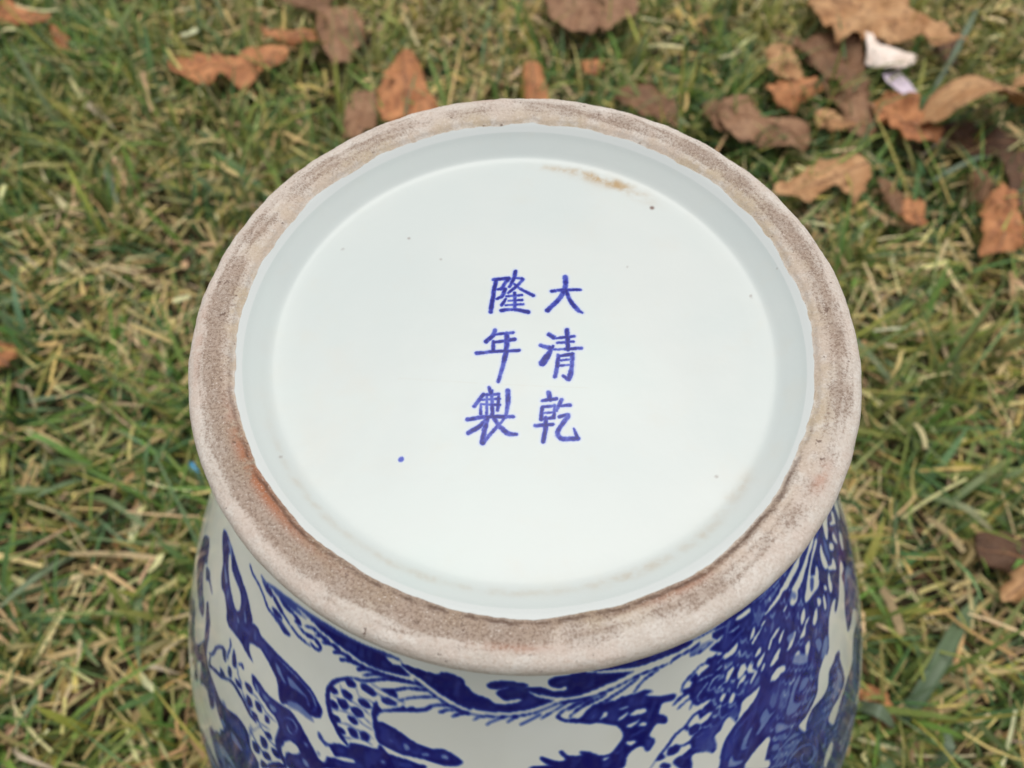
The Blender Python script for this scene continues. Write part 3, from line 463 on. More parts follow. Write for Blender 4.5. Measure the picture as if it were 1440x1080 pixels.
(0, "1301,962 1300,993 1289,1027 1269,1039 1247,1051 1229,1080 1218,1114 1211,1141 1213,1164 1231,1179 1256,1193 1280,1197 1302,1214 1322,1283 1334,1362 1315,1357 1286,1327 1262,1292 1241,1269 1223,1283 1207,1307 1191,1320 1175,1324 1153,1308 1132,1291 1113,1290 1100,1284 1103,1257 1111,1222 1112,1182 1112,1142 1120,1111 1121,1084 1101,1064 1076,1052 1055,1040 1038,1038 1027,1061 1017,1077 994,1041 978,999 987,982 1005,974 1027,978 1049,984 1067,984 1083,976 1095,958 1107,939 1121,925 1136,915 1153,910 1170,909 1184,910 1195,914 1210,923 1218,934 1206,938 1191,942 1183,950 1184,960 1202,966 1226,969 1244,963 1261,957 1284,954"),
(0, "1239,839 1242,855 1241,878 1231,889 1220,893 1210,890 1204,881 1208,870 1217,858 1229,845"),
(0, "1198,820 1205,830 1208,843 1204,850 1196,850 1189,842 1185,832 1191,824"),
(0, "1163,719 1182,741 1196,767 1190,783 1175,788 1158,780 1138,768 1111,756 1087,745 1080,736 1083,729 1093,722 1109,717 1125,716 1140,716 1152,715"),
(66, "1159,723 1169,733 1172,747 1158,754 1142,758 1132,753 1128,744 1142,731"),
(0, "1138,793 1147,805 1152,820 1147,828 1138,830 1128,824 1122,815 1128,802"),
(0, "1167,829 1174,832 1175,843 1168,860 1158,874 1145,873 1139,864 1151,845"),
(0, "1089,805 1106,804 1118,809 1109,821 1094,833 1077,834 1064,829 1062,820 1066,812 1076,807"),
(0, "1041,735 1058,735 1069,739 1062,751 1048,762 1033,765 1021,763 1018,757 1021,750 1030,741"),
(0, "984,778 993,776 1010,776 1032,774 1053,774 1066,781 1069,787 1055,784 1036,783 1024,791 1013,799 1001,795 991,787 984,782"),
(0, "1025,662 1050,662 1074,667 1078,675 1073,684 1061,689 1045,690 1031,683 1021,674 1018,666"),
(38, "1049,660 1060,665 1067,672 1063,680 1054,683 1046,678 1040,671 1043,664"),
(0, "980,649 993,652 1005,656 998,657 988,658 981,653"),
(0, "836,718 847,716 862,713 886,712 904,714 901,721 887,728 870,729 853,728 843,727 837,725 834,722"),
(0, "923,748 941,744 962,742 980,742 990,746 976,753 955,759 937,760 923,756 919,752"),
(0, "905,695 918,690 932,687 943,686 948,688 940,695 926,701 914,704 904,705 902,701"),
(0, "868,672 874,666 888,661 911,661 930,665 925,669 910,672 895,671 881,669 871,671"),
(38, "919,800 930,793 945,791 957,794 966,801 965,811 962,824 968,839 971,851 967,859 958,860 947,850 935,834 924,815"),
(0, "928,801 936,797 948,795 958,798 964,803 963,811 957,817 947,816 936,812 929,807"),
(0, "992,822 1006,824 1018,830 1019,838 1013,847 994,857 975,866 963,866 958,860 966,854 978,846 985,833"),
(0, "816,761 824,756 838,752 855,753 869,757 870,765 864,773 853,775 841,775 826,769"),
(0, "866,779 875,773 885,771 888,776 887,782 882,788 876,791 869,785"),
(0, "921,590 938,596 962,601 986,605 1012,609 1040,613 1062,617 1074,619 1080,619 1083,618 1081,613 1076,610 1068,607 1055,604 1033,600 1006,597 981,594 957,590 934,587 920,588"),
(38, "1038,865 1053,873 1065,888 1065,905 1058,920 1044,922 1032,919 1029,910 1031,896 1033,878"),
(38, "1077,920 1093,925 1101,940 1091,958 1075,973 1056,976 1039,972 1030,961 1031,945 1051,929"),
(38, "1323,1089 1337,1128 1346,1175 1336,1201 1321,1207 1304,1178 1292,1143 1294,1116 1301,1096 1312,1086"),
(66, "1332,1050 1381,1150 1433,1344 1400,1376 1341,1317 1294,1202 1271,1112 1293,1059"),
(100, "1119,1088 1119,1115 1115,1149 1115,1181 1114,1215 1111,1265 1097,1275 1053,1171 1019,1081 1024,1054 1042,1046 1061,1050 1081,1062 1102,1072"),
(66, "1333,1387 1403,1655 1361,1525 1362,1597 1335,1567 1287,1448 1307,1561 1292,1471 1295,1416 1308,1375"),
(66, "974,688 979,696 981,705 975,709 968,710 963,703 961,694 966,689"),
(38, "941,718 956,722 971,732 976,741 973,747 957,747 941,743 937,729"),
(66, "519,718 537,715 562,718 596,720 631,723 658,720 676,720 680,732 675,745 664,756 650,759 644,744 638,728 623,729 606,738 585,743 569,752 567,770 568,785 563,793 553,791 528,778 507,759 507,736"),
(0, "777,739 764,748 744,758 725,760 705,763 683,765 661,769 641,774 623,781 608,788 595,797 583,812 573,829 567,851 557,864 523,844 493,815 492,784 505,764 530,781 555,801 566,797 572,784 572,768 573,754 583,752 597,751 606,743 616,736 628,732 640,734 647,751 653,766 662,762 673,752 681,743 688,734 695,728 704,726 716,727 729,731 742,733 755,735 769,736"),
(0, "1056,970 1081,1016 1092,1066 1072,1061 1044,1050 1030,1071 1016,1092 993,1090 968,1079 942,1059 917,1046 899,1051 884,1063 876,1082 869,1093 861,1076 855,1053 850,1032 851,1019 866,1023 887,1032 908,1034 929,1032 948,1029 965,1021 978,998 994,975 1025,964"),
(0, "1121,1108 1160,1193 1199,1320 1189,1345 1159,1326 1127,1312 1095,1302 1071,1302 1049,1308 1020,1320 996,1330 988,1324 984,1305 975,1269 972,1238 986,1228 1009,1230 1038,1250 1068,1273 1091,1278 1107,1264 1109,1211 1109,1157 1111,1116"),
(0, "737,910 745,918 744,929 735,940 723,954 713,970 706,984 714,992 722,1000 720,1023 706,1030 666,983 633,938 637,923 656,918 672,912 691,909 716,908"),
(0, "974,1399 977,1437 970,1477 955,1486 938,1488 929,1504 923,1511 915,1484 912,1450 919,1421 931,1399 954,1390"),
(38, "772,1010 781,1007 795,1007 813,1013 831,1025 847,1053 855,1074 844,1063 826,1044 811,1032 797,1022 784,1021 775,1021 771,1015"),
(38, "820,915 830,902 848,891 868,875 890,862 914,862 931,867 928,874 915,880 899,885 882,891 870,901 865,914 872,928 885,944 896,951 901,955 886,958 866,957 852,952 839,942 826,930"),
(38, "897,902 913,893 932,892 947,905 955,922 944,930 926,932 910,924 898,914 894,908"),
(38, "764,926 770,909 784,902 805,934 823,973 824,981 816,975 798,962 779,947 768,936"),
(38, "726,850 728,838 731,826 752,819 772,820 772,834 771,849 788,855 801,858 789,861 765,862 735,868 708,871 701,867 702,860 714,856"),
(38, "638,864 646,849 662,834 684,825 701,824 696,833 683,845 670,856 661,866 666,876 671,882 654,876"),
(38, "593,865 602,856 610,852 609,860 608,875 620,887 633,898 639,906 639,910 629,909 614,905 599,895 588,885 588,874"),
(66, "621,816 627,802 640,786 657,782 676,782 703,781 722,784 710,788 687,792 669,793 651,796 633,808"),
(38, "774,1139 778,1131 783,1120 791,1114 804,1115 820,1121 834,1130 846,1141 856,1156 865,1170 873,1188 879,1204 881,1218 881,1235 879,1252 874,1262 866,1264 856,1258 848,1249 841,1236 835,1221 832,1209 832,1199 834,1186 837,1178 841,1181 848,1190 854,1198 854,1191 848,1181 839,1167 831,1160 826,1166 823,1181 823,1200 829,1225 839,1250 850,1272 862,1286 873,1292 883,1291 889,1279 892,1258 892,1233 886,1206 877,1179 867,1157 856,1138 843,1122 830,1109 815,1101 799,1097 786,1099 778,1108 774,1122 771,1132"),
(38, "904,1198 900,1211 899,1238 895,1264 888,1287 879,1311 875,1334 878,1341 886,1330 895,1306 902,1282 906,1253 908,1226 906,1202"),
(38, "940,1267 937,1275 937,1295 936,1309 930,1312 921,1311 918,1319 920,1329 929,1342 939,1345 946,1340 948,1321 948,1298 944,1275"),
(38, "1084,1106 1095,1149 1101,1209 1088,1234 1066,1240 1038,1225 1016,1203 1022,1183 1037,1166 1055,1164 1071,1162 1079,1126"),
(38, "744,957 756,967 768,984 766,997 758,1002 746,995 736,983 737,967"),
(38, "895,1013 904,1016 915,1014 926,1015 937,1016 948,1017 954,1014 952,1009 943,1003 932,1001 921,1000 910,1000 899,1002 893,1008"),
(0, "583,545 599,543 618,546 629,551 632,557 621,559 605,560 590,562 578,563 577,554"),
(0, "665,628 671,621 683,613 699,610 712,610 715,615 712,622 700,627 685,631 673,632"),
(0, "709,649 719,642 731,637 741,636 749,639 756,646 757,655 747,658 732,659 719,660 710,659 707,654"),
(0, "602,614 611,610 623,604 634,601 643,602 653,605 660,606 660,604 653,600 642,596 631,595 619,599 607,605 600,612"),
(0, "627,634 637,636 649,634 659,634 666,636 671,639 675,641 676,639 672,635 666,631 658,629 646,629 634,630 626,633"),
(0, "569,573 579,576 593,578 606,580 618,583 630,587 638,587 638,586 629,582 618,579 606,576 592,573 579,571 569,571"),
(0, "554,612 564,610 577,606 588,602 597,600 605,598 609,595 608,593 602,594 594,595 585,598 574,602 561,606 553,611"),
(0, "694,683 701,680 710,675 718,671 727,671 736,673 742,672 742,671 735,666 725,664 714,664 705,668 696,674 692,681"),
(0, "623,667 631,661 642,657 650,659 654,665 645,672 633,679 626,675"),
(0, "652,692 662,683 675,677 682,680 685,689 675,698 662,705 654,700"),
(0, "545,636 557,635 572,638 591,641 603,645 593,649 576,652 559,653 544,651 541,644"),
(0, "539,680 552,676 568,675 584,677 593,683 585,687 571,692 556,694 544,694 538,687"),
(0, "751,666 768,660 786,658 782,666 770,674 758,672"),
(0, "787,676 800,671 817,668 826,668 829,670 824,677 814,683 798,681"),
(0, "815,758 825,752 839,750 854,752 868,757 882,767 890,778 887,785 877,787 861,782 844,775 828,769 817,765 813,761"),
(38, "923,796 935,796 950,803 969,825 984,850 983,865 976,873 969,873 963,867 960,860 957,852 947,844 936,834 925,819 917,804 917,798"),
(0, "836,722 841,720 851,719 867,722 881,727 882,732 875,735 860,734 844,731 837,726"),
(0, "602,686 610,684 619,681 621,680 619,683 613,691 610,698 611,699 617,695 623,686 625,679 616,677 607,680 601,684"),
(66, "1197,1380 1228,1469 1243,1572 1206,1562 1164,1530 1134,1467 1123,1408 1153,1372"),
]
MARK = [
"6.44,13.00,0.71 8.66,13.39,0.64 12.89,13.39,0.57",
"9.59,17.02,1.06 9.57,13.99,0.92 8.19,11.02,0.85 5.31,7.70,0.92",
"9.47,13.49,0.64 10.55,10.03,0.78 12.04,7.61,0.85 13.00,7.03,0.35",
"-6.86,16.26,0.71 -5.04,16.41,0.71 -3.42,16.61,0.85",
"-3.42,16.51,0.85 -4.42,14.75,0.71 -5.10,13.49,0.57",
"-5.82,13.49,0.50 -4.01,13.89,0.71 -4.80,11.51,0.71 -6.00,10.77,0.50",
"-6.25,16.26,0.78 -6.81,12.00,0.78 -7.35,7.22,0.78",
"-1.79,18.66,0.71 -2.12,16.51,0.71 -3.21,14.24,0.57",
"-1.99,16.77,0.50 0.04,16.51,0.71 -1.39,14.49,0.64 -3.41,12.50,0.50",
"-2.60,15.50,0.43 -0.59,13.49,0.57 2.20,11.76,0.64",
"-3.80,11.51,0.43 -0.40,11.90,0.50",
"-4.00,10.77,0.43 -4.91,9.06,0.64",
"-3.40,10.28,0.43 -0.41,10.52,0.50",
"-2.00,12.50,0.57 -2.01,7.85,0.64",
"-3.99,9.06,0.43 -0.14,9.30,0.50",
"-4.90,7.61,0.78 -2.21,7.99,0.64 0.95,7.22,0.85",
"-6.31,2.38,0.78 -6.68,0.98,0.85 -8.20,-0.63,0.78",
"-6.68,1.21,0.50 -2.41,1.68,0.64",
"-6.66,-0.86,0.50 -2.02,-0.04,0.71",
"-6.66,-0.63,0.57 -6.63,-3.14,0.64",
"-10.26,-3.59,0.71 -6.44,-3.14,0.57 -1.07,-2.92,0.57",
"-3.77,1.45,0.99 -3.76,-2.69,0.85 -4.50,-6.73,0.78 -5.53,-10.58,0.64",
"-7.46,-11.96,0.57 -6.87,-13.66,0.64",
"-8.54,-13.66,0.64 -10.33,-16.40,0.71",
"-8.54,-13.88,0.43 -5.39,-13.66,0.57",
"-8.89,-14.93,0.43 -5.19,-14.72,0.50",
"-7.88,-13.66,0.43 -7.80,-18.27,0.50",
"-6.88,-12.81,0.57 -6.62,-18.68,0.64",
"-5.38,-14.09,0.50 -5.54,-17.44,0.50",
"-9.05,-16.19,0.43 -9.01,-18.27,0.50",
"-9.05,-15.98,0.43 -5.18,-16.19,0.50",
"-3.53,-12.81,0.85 -3.41,-15.77,0.78 -3.88,-19.09,0.57",
"-11.72,-19.50,0.71 -7.72,-18.89,0.64 -2.42,-18.89,0.64",
"-7.53,-19.09,0.57 -9.13,-21.13,0.78 -11.45,-22.54,0.78",
"-7.71,-19.50,0.71 -8.21,-21.94,0.85 -8.52,-24.74,0.92",
"-8.34,-24.54,0.71 -6.58,-22.34,0.57 -5.15,-20.52,0.50",
"-6.44,-19.09,0.57 -5.14,-21.13,0.78 -3.32,-22.94,0.85 -1.70,-22.94,0.50",
"-4.06,-19.09,0.43 -5.50,-21.13,0.50",
"5.55,1.21,0.85 6.50,0.52,0.92",
"3.56,-1.55,0.71 5.47,-2.23,0.92",
"3.86,-6.06,1.35 5.44,-3.59,0.92 6.25,-1.78,0.43",
"7.08,0.29,0.43 10.97,0.75,0.57",
"7.24,-0.96,0.43 10.72,-0.63,0.50",
"9.48,2.38,0.85 9.49,-2.69,0.71",
"6.42,-2.69,0.43 12.38,-2.33,0.64",
"7.34,-4.05,0.64 7.07,-6.73,0.71 6.50,-9.36,0.71",
"7.52,-4.27,0.50 10.40,-3.82,0.64",
"10.40,-3.82,0.71 10.07,-7.61,0.78 9.40,-10.23,0.92 8.13,-9.14,0.43",
"7.68,-5.39,0.39 9.97,-5.17,0.43",
"7.45,-6.73,0.39 9.73,-6.50,0.43",
"5.02,-13.24,0.78 5.35,-14.93,0.71",
"3.68,-15.14,0.50 6.65,-14.72,0.57",
"3.65,-16.61,0.43 6.23,-16.40,0.50",
"3.65,-16.82,0.57 3.41,-19.50,0.64",
"6.24,-16.19,0.50 5.97,-19.09,0.57",
"3.62,-18.06,0.39 6.01,-17.86,0.43",
"3.41,-19.50,0.50 5.97,-19.09,0.50",
"2.11,-20.93,0.64 5.75,-20.64,0.50",
"4.33,-19.09,0.64 4.28,-21.54,0.71 3.67,-24.54,0.64",
"7.75,-14.93,0.71 6.57,-17.44,0.57",
"7.34,-16.40,0.50 9.37,-16.19,0.64",
"7.08,-18.89,0.50 9.29,-18.27,0.78 7.56,-20.73,0.71 6.42,-22.74,0.78 7.46,-23.94,0.85 10.70,-23.86,0.78",
"10.70,-23.86,0.64 10.00,-21.54,0.28",
]
OUTLINES = {
'A': (-0.4542, 0.5518, 0.034, '-23.5,15.0 -11.0,17.2 13.4,2.5 28.3,-3.7 29.2,-10.9 13.6,-8.9 3.6,-11.9 -17.3,-3.7 -36.4,4.5'),
'B': (-0.4128, 0.5261, 0.032, '-16.1,17.6 -4.8,12.5 12.0,-5.6 13.5,-17.4 0.4,-9.5 -5.1,2.4'),
'C': (-0.2459, 0.4772, 0.036, '-47.4,9.0 -34.3,14.7 -5.9,12.8 8.7,18.5 20.9,20.4 39.1,24.2 42.9,11.8 36.2,2.4 24.6,-2.2 17.7,-16.0 9.7,-22.3 -2.3,-13.2 -11.9,-20.5 -21.0,-20.5 -33.2,-11.4 -43.8,-7.7'),
'D': (-0.1566, 0.5217, 0.040, '-21.1,31.1 4.5,34.2 18.0,15.7 20.4,-9.2 11.6,-33.2 -0.5,-35.1 -12.4,-14.1 -20.5,10.6'),
'E': (-0.2025, 0.5220, 0.034, '-6.0,8.8 20.2,5.8 23.0,-6.1 3.2,-10.1 -16.8,-4.2 -23.5,5.8'),
'F': (-0.1927, 0.5731, 0.036, '-28.3,1.4 -3.8,16.5 23.9,7.8 14.6,-13.4 -6.5,-12.4'),
'G': (-0.0901, 0.4362, 0.046, '-17.8,26.1 -9.8,39.8 -0.9,42.6 9.3,26.1 16.7,-0.5 24.7,-17.7 18.6,-34.4 -3.8,-42.5 -16.2,-30.2 -20.9,-9.2'),
'H': (-0.1276, 0.4225, 0.034, '-7.9,23.3 6.8,27.8 11.3,10.2 13.2,-11.2 0.2,-27.8 -11.9,-23.7 -11.7,1.5'),
'I': (0.0161, 0.4563, 0.036, '-9.5,18.8 2.9,23.4 10.6,5.0 12.4,-21.7 -6.8,-26.0 -9.6,0.5'),
'J': (0.0660, 0.5460, 0.048, '-35.1,10.5 -32.4,42.4 4.4,53.3 39.2,31.6 38.1,-8.0 25.8,-20.1 9.4,-31.9 -0.3,-39.7 -18.5,-28.0 -30.6,-10.0'),
'K': (0.1088, 0.4309, 0.034, '-20.4,19.3 3.4,14.9 22.8,-2.6 23.7,-22.2 -4.8,-11.2 -24.6,1.7'),
'L': (0.3226, 0.5211, 0.052, '-50.9,29.3 -39.3,55.6 1.0,60.9 21.8,39.7 24.9,14.0 42.9,-0.9 46.9,-20.3 46.4,-43.9 39.9,-34.6 24.1,-25.1 -1.6,-29.9 -17.7,-20.3 -40.9,-28.0 -46.5,-10.7 -50.8,14.0'),
'M': (0.2692, 0.4854, 0.036, '-32.6,37.6 -12.1,27.7 24.9,22.9 29.0,-1.0 14.8,-37.6 5.8,-37.6 -2.7,-19.6 -12.2,-5.7 -14.8,13.2'),
'N': (0.2308, 0.4744, 0.042, '-12.0,16.2 0.1,25.7 7.8,16.2 12.7,-7.1 9.7,-23.3 -4.9,-20.6 -13.4,-7.1'),
'O': (0.2317, 0.4406, 0.038, '-17.3,9.2 2.4,18.2 16.4,11.9 23.2,0.3 7.4,-4.0 0.8,-17.0 -12.3,-14.4 -20.7,-4.0'),
'P': (0.2031, 0.4022, 0.037, '-31.6,18.4 -11.3,35.6 3.1,14.1 22.9,9.9 36.5,-10.8 22.0,-26.8 6.3,-18.9 -18.9,-14.8 -29.2,-6.7'),
'Q': (0.2606, 0.4112, 0.036, '-12.6,6.3 0.9,14.8 10.9,6.3 14.3,-10.5 -1.4,-10.5 -12.2,-6.3'),
'R': (0.2363, 0.3376, 0.040, '-32.8,0.1 -15.6,3.8 1.9,22.9 22.8,29.1 34.7,19.0 31.5,0.1 17.7,-20.4 10.4,-3.6 -1.3,-7.3 -12.0,-20.4 -24.5,-14.6 -32.7,-8.8'),
'S': (0.3183, 0.4124, 0.032, '-20.6,22.6 -3.4,31.4 11.4,18.2 11.8,-3.1 23.2,-15.6 20.9,-23.7 -5.1,-23.7 -16.7,-11.4 -21.6,5.4'),
'T': (0.3729, 0.4107, 0.034, '-41.7,-5.3 -26.9,23.7 6.4,39.5 27.8,34.2 29.7,13.3 27.1,-13.6 14.3,-26.6 6.0,-21.7 -10.9,-20.1 -32.0,-23.4'),
'U': (0.4389, 0.4486, 0.030, '-22.5,-6.9 -7.3,15.5 9.3,28.4 26.0,22.9 17.2,-11.3 -4.4,-30.3 -18.3,-18.3'),
'V': (0.3633, 0.3395, 0.036, '-4.8,13.5 7.5,17.3 7.3,-1.6 -0.0,-16.4 -9.9,-12.7'),
'W': (0.3592, 0.2948, 0.044, '-6.2,17.3 9.0,31.7 13.6,20.9 13.2,3.3 10.2,-17.2 -1.2,-25.1 -22.4,-27.1 -16.3,-3.6'),
'X': (0.3965, 0.3470, 0.032, '-11.4,21.7 13.5,28.0 23.2,6.1 -3.0,-38.2 -11.8,-23.8 -10.6,6.1'),
'Y': (0.3015, 0.3088, 0.036, '-10.1,10.7 7.2,14.3 12.2,-3.6 -0.2,-14.1 -9.1,-7.2'),
'Z': (0.2907, 0.0473, 0.030, '-14.7,10.0 -1.1,12.3 12.4,7.8 18.7,-5.2 7.9,-12.4 -7.3,-7.3 -15.9,-5.2'),
'a': (0.2902, 0.0283, 0.036, '-17.8,-10.7 -8.8,-0.6 0.7,8.6 11.7,14.1 18.4,3.6 5.0,-5.9 -9.1,-9.1'),
'b': (-0.3517, 0.1852, 0.034, '-16.4,6.6 -3.3,11.3 4.6,9.5 10.8,0.9 9.2,-9.3 4.2,-11.5 -9.1,-7.6'),
'c': (0.1989, -0.0343, .018, '-6.5,12.6 4.2,6.9 8.7,-2.3 4.8,-10.3 -3.1,-7.4 -8.0,0.6'),
'd': (0.2810, 0.4599, .032, '-16.3,20.2 1.6,31.5 17.8,20.2 15.8,-16.1 -3.5,-35.3 -15.4,-20.5'),
'f': (0.3789, 0.3949, .028, '-34.3,6.3 -7.1,18.9 17.0,10.5 30.7,-1.9 11.0,-18.1 -17.2,-15.7'),
'g': (0.2916, 0.3281, .034, '-6.4,19.2 7.4,14.0 8.4,-12.5 -2.6,-17.6 -6.7,-3.1'),
'j': (0.0666, 0.4766, .036, '-8.5,5.9 2.3,11.6 9.8,0.3 3.0,-10.7 -6.6,-7.1'),
'k': (0.1714, 0.4197, .033, '-12.2,14.1 3.6,20.2 9.9,1.2 5.8,-19.8 -7.1,-15.7'),
'l': (0.2756, 0.4998, .04, '-24.3,6.0 2.4,23.6 23.1,7.9 13.1,-15.0 -14.3,-22.5'),
'm': (0.2849, 0.4139, .035, '-12.2,15.8 7.7,24.5 14.4,2.1 2.4,-24.4 -12.3,-17.9'),
'o': (0.3825, 0.5053, .032, '0.5,25.2 12.2,5.4 0.4,-20.5 -13.0,-10.1'),
'P1': (0.3210, 0.4819, 0.040, '-18.9,21.0 -5.2,18.1 4.9,8.6 24.9,2.0 18.2,-11.9 6.1,-16.5 -9.7,-13.8 -20.4,-7.3'),
'P2': (0.3266, 0.4536, .034, '-10.9,14.8 0.5,18.5 8.4,1.2 12.2,-12.2 6.4,-18.3 -4.2,-7.8 -12.3,3.9'),
'P3': (-0.2052, 0.1051, .02, '-7.1,7.1 -2.2,5.5 4.1,-2.9 7.1,-8.8 -1.8,-0.9'),
}
STROKES = {
'b1': (.03, 3.9, '-271.7,87.5 -253.8,83.2 -238.4,74.4 -214.8,59.1'),
'b2': (.034, 9.5, '209.3,-42.1 224.9,-22.3 243.0,0.3 270.6,25.4'),
'b3': (.028, 7.7, '185.8,-33.5 194.4,-38.5 206.1,-45.6'),
'b4': (.034, 5.2, '221.1,-65.2 224.5,-55.8 229.0,-44.9'),
'b5': (.036, 5.1, '361.2,458.6 384.7,493.8 408.7,533.0 438.7,581.0'),
'b6': (.03, 5.2, '252.8,89.3 269.6,80.0 281.6,68.5 294.3,60.9'),
'b7': (.03, 4.9, '269.3,81.8 287.0,94.1 306.5,106.2 326.3,115.6'),
'b8': (.03, 4.6, '329.6,353.6 353.6,364.4 383.1,377.1 409.4,383.5'),
'b9': (.034, 5.6, '-329.0,372.9 -319.3,351.2 -307.1,322.8'),
'b10': (.032, 4.8, '-320.6,82.4 -306.5,86.2 -289.5,91.4'),
's1': (.03, 6.6, '-372.9,440.9 -357.5,433.0 -336.0,414.9'),
's2': (.03, 4.1, '-323.0,135.0 -312.5,127.8 -299.0,116.6'),
's3': (.03, 3.2, '-231.5,-1.6 -226.7,-12.3 -219.7,-25.8'),
's4': (.03, 2.4, '-209.7,-15.3 -199.3,-16.1 -188.5,-18.3'),
's5': (.032, 2.8, '-200.0,-16.4 -194.0,-8.1 -188.1,1.5'),
's6': (.03, 2.6, '-269.9,-56.2 -257.1,-61.0 -241.1,-67.0'),
's7': (.028, 3.5, '-209.6,393.0 -200.1,384.8 -199.1,371.2 -219.9,364.9'),
's8': (.03, 3.5, '333.5,385.1 348.0,391.6 364.4,399.8'),
's9': (.026, 2.9, '-239.0,16.8 -233.9,24.2 -233.3,30.0'),
's10': (.026, 3.9, '274.4,62.2 273.3,49.8 266.5,41.1'),
}

def pts(s): return np.array([[float(v) for v in p.split(',')] for p in s.split()])

# ------------------------------------------------------------------ materials
def mat_porcelain_painted():
    t = NT('underglaze_blue_porcelain')
    o = t.obj()
    lev = t.attr('ink')
    n1 = t.noise(160, 3, .6, o); n2 = t.noise(35, 3, .5, o)
    wash = t.math('MULTIPLY_ADD', n1, .30, -.15)
    wash2 = t.math('MULTIPLY_ADD', n2, .3, -.15)
    amt = t.rng(lev, .1, .5)
    l2 = t.math('ADD', lev, t.math('MULTIPLY', t.math('ADD', wash, wash2), amt), clamp=True)
    warm = t.mix(t.rng(n2, .35, .7), (.635, .635, .575, 1), (.67, .675, .625, 1))
    blue = t.ramp(l2, [(0, (.58, .575, .52)), (.16, (.42, .455, .52)), (.40, (.11, .165, .39)), (.66, (.026, .036, .235)), (1, (.006, .005, .118))])
    c = t.mix(t.rng(lev, .02, .12), warm, blue)
    t.link(c, t.b.inputs['Base Color'])
    t.b.inputs['Roughness'].default_value = .08
    t.b.inputs['Specular IOR Level'].default_value = .27
    h = t.noise(45, 2, .5, o)
    t.link(t.bump(h, .12, .002), t.b.inputs['Normal'])
    return t.m

def mat_base():
    t = NT('white_glaze_with_mark')
    o = t.obj()
    ink = t.attr('ink'); st = t.attr('stain')
    n0 = t.noise(26, 3, .5, o); n1 = t.noise(90, 4, .6, o); n2 = t.noise(420, 3, .6, o)
    white = t.mix(t.rng(n0, .3, .7), (.525, .568, .552, 1), (.562, .590, .568, 1))
    white = t.mix(t.math('MULTIPLY', t.rng(n1, .54, .76), .20), white, (.55, .53, .46, 1))
    white = t.mix(t.math('MULTIPLY', t.rng(t.noise(13, 4, .6, o), .46, .64), .6), white, (.515, .585, .565, 1))
    white = t.mix(t.math('MULTIPLY', t.rng(t.noise(18, 5, .65, o), .54, .70), .30), white, (.575, .535, .465, 1))
    stf = t.math('MULTIPLY', st, t.rng(n2, .30, .62, .25, 1.0), clamp=True)
    c = t.mix(stf, white, (.40, .28, .15, 1))
    # a few pinholes
    vo = t.new('TexVoronoi'); vo.inputs['Scale'].default_value = 95; t.link(o, vo.inputs['Vector'])
    rnd = t.new('TexWhiteNoise'); t.link(vo.outputs['Color'], rnd.inputs['Vector'])
    pin = t.math('MULTIPLY', t.rng(vo.outputs['Distance'], .022, .05, 1, 0), t.math('GREATER_THAN', rnd.outputs['Value'], .945))
    c = t.mix(t.math('MULTIPLY', pin, .5), c, (.20, .15, .11, 1))
    sp = t.attr('speck')
    c = t.mix(sp, c, (.13, .05, .03, 1))
    nb = t.noise(900, 2, .6, o)
    inkf = t.math('MULTIPLY', ink, t.rng(t.noise(420, 3, .6, o), .38, .62, .60, 1.14), clamp=True)
    blue = t.ramp(inkf, [(0, (.59, .62, .61)), (.14, (.43, .48, .58)), (.42, (.072, .105, .44)), (.72, (.013, .020, .28)), (1, (.003, .004, .155))])
    c = t.mix(t.rng(ink, .01, .10), c, blue)
    t.link(c, t.b.inputs['Base Color'])
    t.b.inputs['Roughness'].default_value = .30
    t.b.inputs['Specular IOR Level'].default_value = .34
    h = t.math('ADD', t.noise(30, 2, .5, o), t.math('MULTIPLY', t.noise(260, 2, .5, o), .12))
    t.link(t.bump(h, .18, .0022), t.b.inputs['Normal'])
    return t.m

